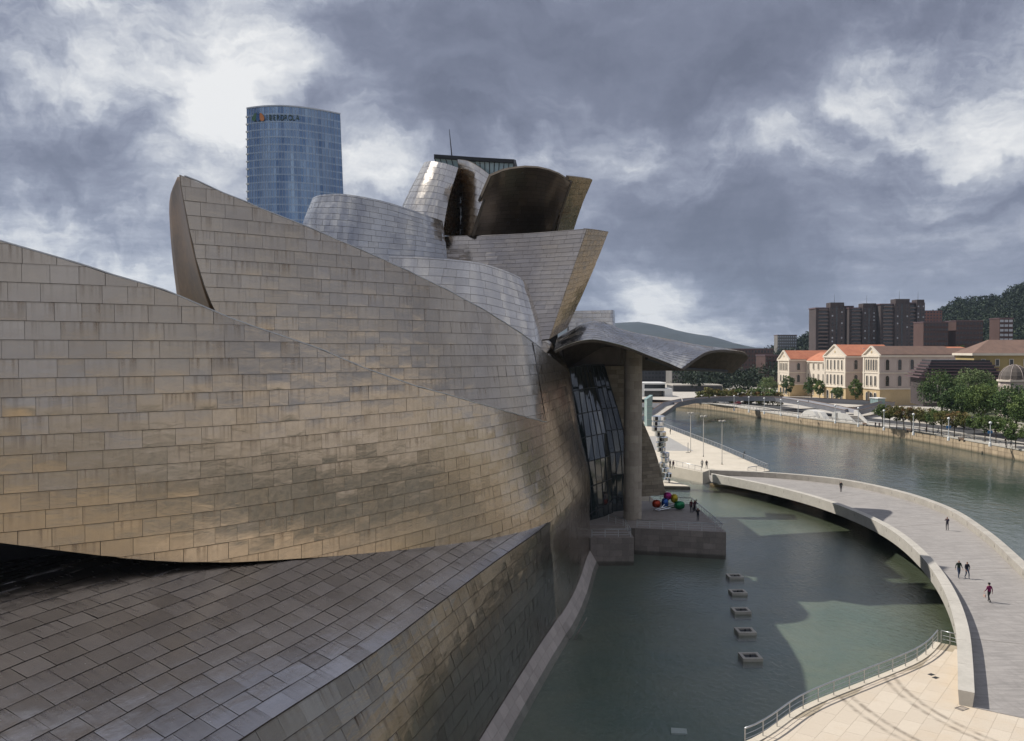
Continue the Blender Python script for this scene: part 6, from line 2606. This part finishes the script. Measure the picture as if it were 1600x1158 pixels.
tower_block(1275, 1318, 481, 690, 'leftmost dark brick apartment tower with stacked balconies', 4.2)
tower_block(1327, 1368, 481, 706, 'second dark brick apartment tower from the left', 3.6)
tower_block(1376, 1420, 475, 698, 'third and broadest dark brick apartment tower', 4.0)
tower_block(1420, 1443, 473, 715, 'narrow rightmost dark brick apartment tower', 2.5)
for (px0, px1, pt, Y, lab) in ((1316, 1334, 479, 712, 'recessed dark brick link between the first and second towers'), (1366, 1378, 484, 716, 'recessed dark brick link between the second and third towers')):
    a, b = U(px0, pt, Y), U(px1, pt, Y)
    root = bldg('tower_link', lab, (a.x, Y, 6), 0, 'building')
    m = MB()
    m.box(0, b.x - a.x, 0, 10, 0, a.z - 6)
    m.build('wall', MT['brick_dark'], root)
    m = MB()
    m.box(-.2, b.x - a.x + .2, -.4, 10, a.z - 6, a.z - 5.4)
    m.build('parapet', MT['zinc'], root)


def block(name, label, px0, px1, ptop, Y, zb, depth, mat, nx, floors, rz=0.0, win='far_glass', roof=None, wfrac=.55, fh=3.1, proud=.04):
    a, b = U(px0, ptop, Y), U(px1, ptop, Y)
    w, H_ = b.x - a.x, a.z - zb
    root = bldg(name, label, (a.x, Y, zb), rz)
    m = MB()
    m.box(0, w, 0, depth, 0, H_)
    m.build('wall', mat, root)
    m = MB()
    m.box(-.3, w + .3, -.3, depth + .3, H_, H_ + .6)
    m.build('roof', roof or MT['zinc'], root)
    g, s = MB(), MB()
    for k in range(floors):
        z = H_ - (k + 1) * fh
        if z < 0:
            break
        for i in range(nx):
            x = w * (i + .5) / nx
            hw = w / nx * wfrac / 2
            g.box(x - hw, x + hw, -proud, 0, z + .8, z + 2.4)
            s.box(x - hw - .15, x + hw + .15, -proud - .15, 0, z + .6, z + .8)
        if rz < 0:
            for i in range(max(2, int(depth / 4))):
                y = depth * (i + .5) / max(2, int(depth / 4))
                g.box(w, w + proud, y - .8, y + .8, z + .8, z + 2.4)
    tag(g.build('window_grid', MT[win], root), kind='stuff')
    tag(s.build('sill_grid', mat, root), kind='stuff')
    return root


block('hill_block', 'small grey and brick block standing alone on the hill left of the towers', 1215, 1245, 524, 900, 15, 12, MT['grey_conc'], 9, 5, win='blind_glass')
block('brick_house', 'cloud-dimmed red brick block low on the hill right of the towers', 1443, 1482, 504, 560, 10, 14, MT['brick_red'], 8, 6)
block('brick_house', 'cloud-dimmed red brick block with pale windows on the middle of the hill', 1494, 1536, 502, 560, 12, 14, MT['brick_red'], 8, 5)
block('brick_house', 'narrow brick block with bright windows near the right edge of the hill', 1562, 1583, 498, 565, 14, 12, MT['brick_red'], 3, 5, win='blind_glass', wfrac=.8)
block('hill_house', 'orange terraced house on top of the hill beside the towers', 1443, 1472, 486, 900, 30, 12, simple('orange_render', (.30, .12, .08), None, .1, .9), 6, 4)
block('black_block', 'black glazed apartment block under the canopy left end', 985, 1050, 560, 620, 2, 25, MT['black_fac'], 12, 9, wfrac=.7, win='far_glass')
block('grey_block', 'long grey concrete apartment block seen under the canopy', 1050, 1131, 556, 560, 2, 22, MT['grey_conc'], 20, 8, wfrac=.5)
block('brown_block', 'red brown apartment block beyond the canopy tip', 1129, 1208, 546, 600, 2, 25, MT['brick_red'], 16, 9, wfrac=.5)
block('glass_office', 'low dark glass office with thin columns beyond the far footbridge', 1052, 1128, 603, 470, 2, 20, MT['black_fac'], 22, 3, wfrac=.8, fh=4.0, roof=MT['concrete'])
block('red_house', 'reddish low house roofline beyond the canopy', 1196, 1216, 556, 520, 2, 20, MT['brick_red'], 4, 4)
# white modern building with an open frame
a = U(1001, 600, 420)
wb = bldg('white_pavilion', 'white modern building with an open square frame beyond the far footbridge', (a.x, 420, 2), 0.0)
wpx = lambda px: (px - 1001) / FPX * 420
m = MB()
m.box(0, wpx(1040), 0, 14, 6.1, 6.9)
m.box(0, wpx(1007), 0, 14, 0, 6.1)
m.build('upper_slab', MT['white'], wb)
m = MB()
m.box(wpx(1007), wpx(1040), 1, 14, 3.8, 6.1)
m.build('window_band', MT['far_glass'], wb)
m = MB()
m.box(wpx(1006), wpx(1050), -1.5, 10, 3.0, 4.0)
m.box(wpx(1038), wpx(1050), -1.5, 10, -1, 3.0)
m.build('frame', MT['white'], wb)
m = MB()
m.box(wpx(1007), wpx(1038), 3, 10, 0, 3.0)
m.build('lower_glazing', MT['far_glass'], wb)

# teal glass lift shaft at the landing of the far footbridge
c = U(1013, 640, 262)
ls = bldg('lift_shaft', 'slim teal glass lift shaft at the left landing of the far footbridge', (c.x, c.y, FZ), 0.3, 'lift tower')
m = MB()
m.box(-.9, .9, -.9, .9, 0, 8.2)
m.build('glass_shaft', MT['teal_glass'], ls)
m = MB()
m.hexa([(-1.0, -1.0, 8.2), (1.0, -1.0, 8.2), (1.0, 1.0, 8.2), (-1.0, 1.0, 8.2), (-1.0, -1.0, 8.4), (1.0, -1.0, 9.6), (1.0, 1.0, 9.6), (-1.0, 1.0, 8.4)])
m.build('cap', MT['teal_glass'], ls)
m = MB()
for k in range(5):
    m.box(-.96, .96, -.96, -.9, k * 2.0, k * 2.0 + .12)
m.build('frame', MT['steel'], ls)

# ---------------------------------------------------------------- far footbridge with folded steel sides
ab = thing('far_footbridge', 'grey steel footbridge with folded sides crossing the river', 'bridge')
t = NT('bridge_steel')
n_ = t.noise(t.pos((.5, .5, 2)), .6, 4, .6)
t.set(base=t.mix(t.mapr(n_, .35, .65), (.27, .275, .305), (.22, .225, .25)), rough=.6, metal=.1)
BST = t.mat
WOODR = simple('handrail_wood', (.20, .13, .09), (.15, .10, .07), 1, .6)


def span(pts, hgt, wd_, nm):
    for i in range(len(pts) - 1):
        a, b = Vector(pts[i]), Vector(pts[i + 1])
        d = (b - a)
        d.z = 0
        d.normalize()
        n = Vector((d.y, -d.x, 0)) * wd_ / 2
        for s in (-1, 1):
            m = MB()
            m.hexa([a + n * s * .82 - Vector((0, 0, hgt)), a + n * s * .90 - Vector((0, 0, hgt)), b + n * s * .90 - Vector((0, 0, hgt)), b + n * s * .82 - Vector((0, 0, hgt)),
                    a + n * s * 1.0, a + n * s * 1.06, b + n * s * 1.06, b + n * s * 1.0])
            m.build(nm, BST, ab)
            m = MB()
            m.bar(a + n * s * 1.03 + Vector((0, 0, .06)), b + n * s * 1.03 + Vector((0, 0, .06)), .22, .12)
            m.build('handrail', WOODR, ab)
        m = MB()
        m.hexa([a - n * .84 - Vector((0, 0, hgt)), a + n * .84 - Vector((0, 0, hgt)), b + n * .84 - Vector((0, 0, hgt)), b - n * .84 - Vector((0, 0, hgt)),
                a - n * .9 - Vector((0, 0, hgt - .3)), a + n * .9 - Vector((0, 0, hgt - .3)), b + n * .9 - Vector((0, 0, hgt - .3)), b - n * .9 - Vector((0, 0, hgt - .3))])
        m.build('deck_plate', MT['concrete'], ab)


main = [U(1014, 652, 262), U(1034, 639, 277), U(1048, 629, 294), U(1075, 623.5, 312), U(1115, 620.5, 322), U(1160, 619.5, 326), U(1215, 620, 322), U(1255, 625.5, 310), U(1300, 634, 294), U(1331, 641, 283)]
span(main, 1.6, 5.0, 'side_panel')
span([U(1050, 629.5, 300), U(1018, 629, 318), U(1000, 629, 328)], 1.8, 4.0, 'side_panel')
span([U(1215, 620, 327), U(1300, 623, 338), U(1386, 627.5, 345)], 1.8, 5.0, 'side_panel')
span([U(1331, 641, 286), U(1360, 634, 298), U(1388, 627.5, 318)], 1.7, 4.5, 'side_panel')
# concrete abutments and stairs on the right bank


def wedge(nm, front, off, dep, mat=None, parent=None):
    """concrete block whose lit face follows the quay line; front in pixels, off metres back from the quay"""
    P0 = []
    for x, y in front:
        Yq = float(np.interp(x, [1200, 1292, 1400], [314, 278, 249]))
        p_ = U(x, y, Yq)
        p_ = U(x, y, Yq + off)
        P0.append(p_)
    m = MB()
    n = len(P0)
    m.v += [tuple(p) for p in P0] + [(p.x + dep, p.y + dep * .3, p.z) for p in P0]
    m.f.append(tuple(range(n)))
    m.f.append(tuple(range(2 * n - 1, n - 1, -1)))
    for i in range(n):
        j = (i + 1) % n
        m.f.append((j, i, n + i, n + j))
    m.m += [0] * (n + 2)
    m.r += [0.3] * (n + 2)
    return m.build(nm, mat or MT['abut'], parent)


MT['abut'] = simple('white_concrete', (.62, .60, .56), (.52, .50, .47), .3, .9)
wedge('abutment', [(1242, 656.5), (1283, 662), (1271, 643), (1263, 640), (1257, 642)], 0.6, 3.0, None, ab)
wedge('abutment', [(1286, 662), (1294, 663.5), (1281, 644), (1277, 643)], 1.6, 2.0, None, ab)
wedge('pier', [(1299, 664), (1306, 665), (1306, 645), (1304, 643), (1300, 645)], 1.0, 2, None, ab)
wedge('stair_wall', [(1309, 665), (1341, 670), (1341, 666), (1322, 647), (1309, 645)], 1.0, .6, None, ab)
wedge('stair_wall', [(1334, 664), (1358, 667), (1356, 661), (1338, 642), (1334, 641)], 6.5, .6, None, ab)
for k in range(9):
    w = k / 8
    xq = 1324 + 20 * w
    a = U(xq, 650 + 18 * w, float(np.interp(xq, [1292, 1400], [278, 249])) + 2.0)
    m = MB()
    m.box(a.x, a.x + 3.2, a.y - .3, a.y + 1.3, a.z - .6, a.z)
    m.build('stair_step', MT['concrete'], ab)

# ---------------------------------------------------------------- a parked car, benches and walkers on the promenade
c = G(1152, 632.5, QZ)
car = thing('parked_car', 'small dark red car parked on the far quay below the footbridge', 'car', (c.x, c.y, QZ), 1.7)
m = MB()
prof = [(-2.1, .35), (2.1, .35), (2.15, .75), (1.25, .95), (.6, 1.42), (-1.2, 1.45), (-1.95, .95), (-2.15, .8)]
for (y0, y1) in ((-.85, .85),):
    b0 = len(m.v)
    n = len(prof)
    m.v += [(x, y0 * (.86 if z > 1.2 else 1), z) for x, z in prof] + [(x, y1 * (.86 if z > 1.2 else 1), z) for x, z in prof]
    m.f += [tuple(range(n)), tuple(range(2 * n - 1, n - 1, -1))] + [((i + 1) % n, i, n + i, n + (i + 1) % n) for i in range(n)]
    m.m += [0] * (n + 2)
    m.r += [0] * (n + 2)
m.build('body', simple('dark_red_paint', (.10, .012, .015), None, 3, .25), car)
m = MB()
m.hexa([(-1.75, -.86, .98), (1.05, -.86, .98), (1.05, .86, .98), (-1.75, .86, .98), (-1.2, -.76, 1.38), (.58, -.76, 1.38), (.58, .76, 1.38), (-1.2, .76, 1.38)])
m.build('windows', MT['far_glass'], car)
for x in (-1.3, 1.3):
    for y in (-.8, .8):
        m = MB()
        m.tube([(x, y - .1, .33), (x, y + .1, .33)], .33, 12)
        m.build('wheel', MT['asphalt'], car)
for (px, py, rz, top, lab) in ((1368, 668.5, .3, (.04, .03, .03), 'left walker of the pair on the quay left of the fourth lamp'), (1374, 669.5, 2.6, (.06, .02, .03), 'right walker of the pair on the quay left of the fourth lamp'),
                               (1447, 676.5, 1.0, (.02, .02, .025), 'dark figure between the third lamp and the promenade trees'), (1571, 695.5, .4, (.02, .02, .03), 'dark figure on the quay right of the nearest lamp'),
                               (1580, 699, 2.2, (.35, .34, .33), 'figure in a pale top at the quay edge by the right border'), (1466, 677.5, 1.2, (.03, .03, .05), 'dark figure among the promenade trees left of the second lamp')):
    c = G(px, py, QZ)
    person((c.x, c.y, QZ), rz, 'walk' if rz > 1 else 'stand', top, (.025, .025, .035), label=lab)
bench = None
for (px, py, lab) in ((1421, 675, 'bench on the promenade left of the third lamp'), (1503, 690, 'bench on the promenade right of the second lamp'), (1352, 665.5, 'bench on the promenade right of the stair foot')):
    c = G(px, py, QZ)
    if bench is None:
        bench = thing('park_bench', lab, 'bench', tuple(c), 1.8, 'benches on the promenade')
        m = MB()
        m.box(-1.0, 1.0, -.25, .25, .42, .48)
        m.build('seat', WOODR, bench)
        m = MB()
        m.box(-1.0, 1.0, .22, .28, .55, .95)
        m.build('backrest', WOODR, bench)
        for x in (-.8, .8):
            m = MB()
            m.box(x - .05, x + .05, -.22, .27, 0, .42)
            m.build('leg', MT['dark_steel'], bench)
    else:
        copy_thing(bench, tuple(c), 1.8, lab)

# ---------------------------------------------------------------- blue glass office tower
TY = 480.0
tw = bldg('glass_tower', 'tall blue glass office tower with a curved front behind the museum', (0, 0, 0), 0.0, 'skyscraper')
top_z = U(450, 169, TY - 6).z


def tower_plan(z):
    k = np.interp(z, [0, 80, top_z], [1.06, 1.04, .985])
    pts_ = []
    xl, xr = U(391, 300, TY).x, U(531, 300, TY).x
    for i in range(33):
        w = i / 32
        x = xl + (xl * 0 + (xr - xl) * k) * w
        y = TY + 3 - 17 * math.sin(PI * (.16 + .72 * w)) * (1.0) + 9 * w
        pts_.append((x, y))
    return pts_


t = NT('tower_glass')
p = t.pos()
col = t.attr('rnd')
nz = t.noise(t.pos((.05, .05, .012)), 1.0, 4, .6)
b_ = t.mix(t.mapr(col, .15, .95), (.12, .20, .34), (.33, .43, .55))
b_ = t.mix(t.M('MULTIPLY', t.mapr(nz, .42, .62), .5), b_, (.12, .21, .38))
t.set(base=b_, rough=.10, metal=.7, spec=.8)
TG = t.mat
floors = []
z = 2.0
zs_t = []
while z < top_z - 4:
    zs_t.append(z)
    z += 4.1
zs_t.append(top_z)
panes, spand, mull = MB(), MB(), MB()
rgt = random.Random(4)
colr = [rgt.random() for _ in range(32)]
for j in range(len(zs_t) - 1):
    z0, z1 = zs_t[j], zs_t[j + 1]
    A, B = tower_plan(z0), tower_plan(z1)
    run = rgt.random()
    sp_h = .8
    zm = z0 + sp_h
    Bm = tower_plan(zm)
    fl = MB()
    for i in range(32):
        if rgt.random() < .35:
            run = rgt.random()
        r = .35 * colr[i] + .35 * run + .3 * rgt.random()
        panes.face([(*Bm[i], zm), (*Bm[i + 1], zm), (*B[i + 1], z1), (*B[i], z1)], r=min(1, r))
        # spandrel, slightly proud
        def pr(q, k):
            return (q[0], q[1] - k)
        a0, a1, b0, b1 = pr(A[i], .12), pr(A[i + 1], .12), pr(Bm[i], .12), pr(Bm[i + 1], .12)
        fl.face([(*a0, z0), (*a1, z0), (*b1, zm), (*b0, zm)], r=.5)
        fl.face([(*b0, zm), (*b1, zm), (*Bm[i + 1], zm), (*Bm[i], zm)], r=.5)
    if j > 18:
        fl.build('floor_band', simple('tower_spandrel', (.34, .42, .52), (.29, .37, .47), .1, .25, .6) if 'spn' not in MT else MT['spn'], tw)
        if 'spn' not in MT:
            MT['spn'] = tw.children[-1].data.materials[0]
    else:
        spand.v, spand.f, spand.m, spand.r = spand.v + fl.v, spand.f + [tuple(q + len(spand.v) for q in f) for f in fl.f] if False else spand.f, spand.m, spand.r
tag(panes.build('glass_pane_grid', TG, tw), kind='stuff')
for i in range(33):
    for (za, zb_) in ((0, 80), (80, top_z)):
        A, B = tower_plan(za), tower_plan(zb_)
        mull.bar((A[i][0], A[i][1] - .12, za), (B[i][0], B[i][1] - .12, zb_), .09, .2, up=(0, 1, 0))
tag(mull.build('mullion_grid', MT['steel'], tw), kind='stuff')
# left return, right return, back and roof
A0, A1 = tower_plan(0), tower_plan(top_z)
m = MB()
bk = (A1[16][0] + 2, TY + 46)
for (p0, p1) in ((A0[0], A1[0]), (A0[-1], A1[-1])):
    m.face([(*p0, 0), (*p1, top_z), (*bk, top_z), (*bk, 0)], r=.4)
m.face([(*q, top_z - .05) for q in A1] + [(*bk, top_z - .05)], r=.4)
m.build('rear_facade', TG, tw)
m = MB()
for i in range(32):
    m.bar((A1[i][0], A1[i][1] - .2, top_z + .1), (A1[i + 1][0], A1[i + 1][1] - .2, top_z + .1), .6, .7)
m.build('roof_edge', MT['steel'], tw)
for j in range(20, len(zs_t) - 1):
    me = MB()
    q = tower_plan(zs_t[j])[0]
    me.box(q[0] - .5, q[0] + .9, q[1] - .7, q[1] + .5, zs_t[j] - .3, zs_t[j] + .5)
    me.build('ledge', MT['white'], tw)
# lettering and emblem on the crown
SIGN = simple('sign_green', (.035, .07, .05), (.03, .06, .045), 3, .5)
AT = tower_plan(top_z - 6)


def at_front(px, py):
    Pq = U(px, py, TY)
    xs = [q[0] for q in AT]
    y = float(np.interp(Pq.x, xs, [q[1] for q in AT]))
    for _ in range(3):
        Pq = U(px, py, y)
        y = float(np.interp(Pq.x, xs, [q[1] for q in AT]))
    i = int(np.clip(np.searchsorted(xs, Pq.x), 1, 32))
    ang_ = math.atan2(AT[i][1] - AT[i - 1][1], AT[i][0] - AT[i - 1][0])
    return Vector((Pq.x, y - .7, Pq.z)), ang_


txt = 'IBERDROLA'
adv = [4, 6.2, 5.4, 6, 6.4, 6, 6.8, 5.2, 6.2]
x = 416.5
for chx, ad in zip(txt, adv):
    P_, an_ = at_front(x, 188.2)
    cu = bpy.data.curves.new('letter', 'FONT')
    cu.body = chx
    cu.size = 4.3
    cu.extrude = .12
    o = bpy.data.objects.new('letter', cu)
    COL.objects.link(o)
    dg = bpy.context.evaluated_depsgraph_get()
    me = bpy.data.meshes.new_from_object(o.evaluated_get(dg))
    bpy.data.objects.remove(o)
    me.materials.clear()
    me.materials.append(SIGN)
    o = link(bpy.data.objects.new('letter', me), tw)
    o.location = P_
    o.rotation_euler = (PI / 2, 0, an_)
    o.scale = (.72, 1, 1)
    x += ad
for (pxl, cc, nm, rot) in ((398.5, (.05, .14, .07), 'green', .35), (404, (.03, .10, .26), 'blue', 0.0), (409.5, (.62, .22, .06), 'orange', -.3)):
    P_, an_ = at_front(pxl, 183.5)
    m = MB()
    n = 14
    outl = [(math.cos(2 * PI * k / n) * 1.25 * (1 - .45 * math.sin(2 * PI * k / n)), math.sin(2 * PI * k / n) * 2.4) for k in range(n)]
    m.prism(outl, 0, .2)
    o = m.build('emblem_leaf', simple('emblem_' + nm, cc, None, 3, .5), tw)
    o.location = P_
    o.rotation_euler = (PI / 2, rot, an_)


# ---------------------------------------------------------------- air
m = MB()
m.box(-8000, 8000, -2500, 7300, -4.0, 520.0)
t = NT('haze_air')
t.nt.nodes.remove(t.bsdf)
vol_ = t.N('VolumePrincipled')
vol_.inputs['Color'].default_value = (0.62, 0.78, 1.0, 1)
vol_.inputs['Density'].default_value = 0.000055
vol_.inputs['Anisotropy'].default_value = 0.2
t.L(vol_.outputs[0], t.out.inputs['Volume'])
haze = tag(m.build('haze', t.mat), kind='stuff')
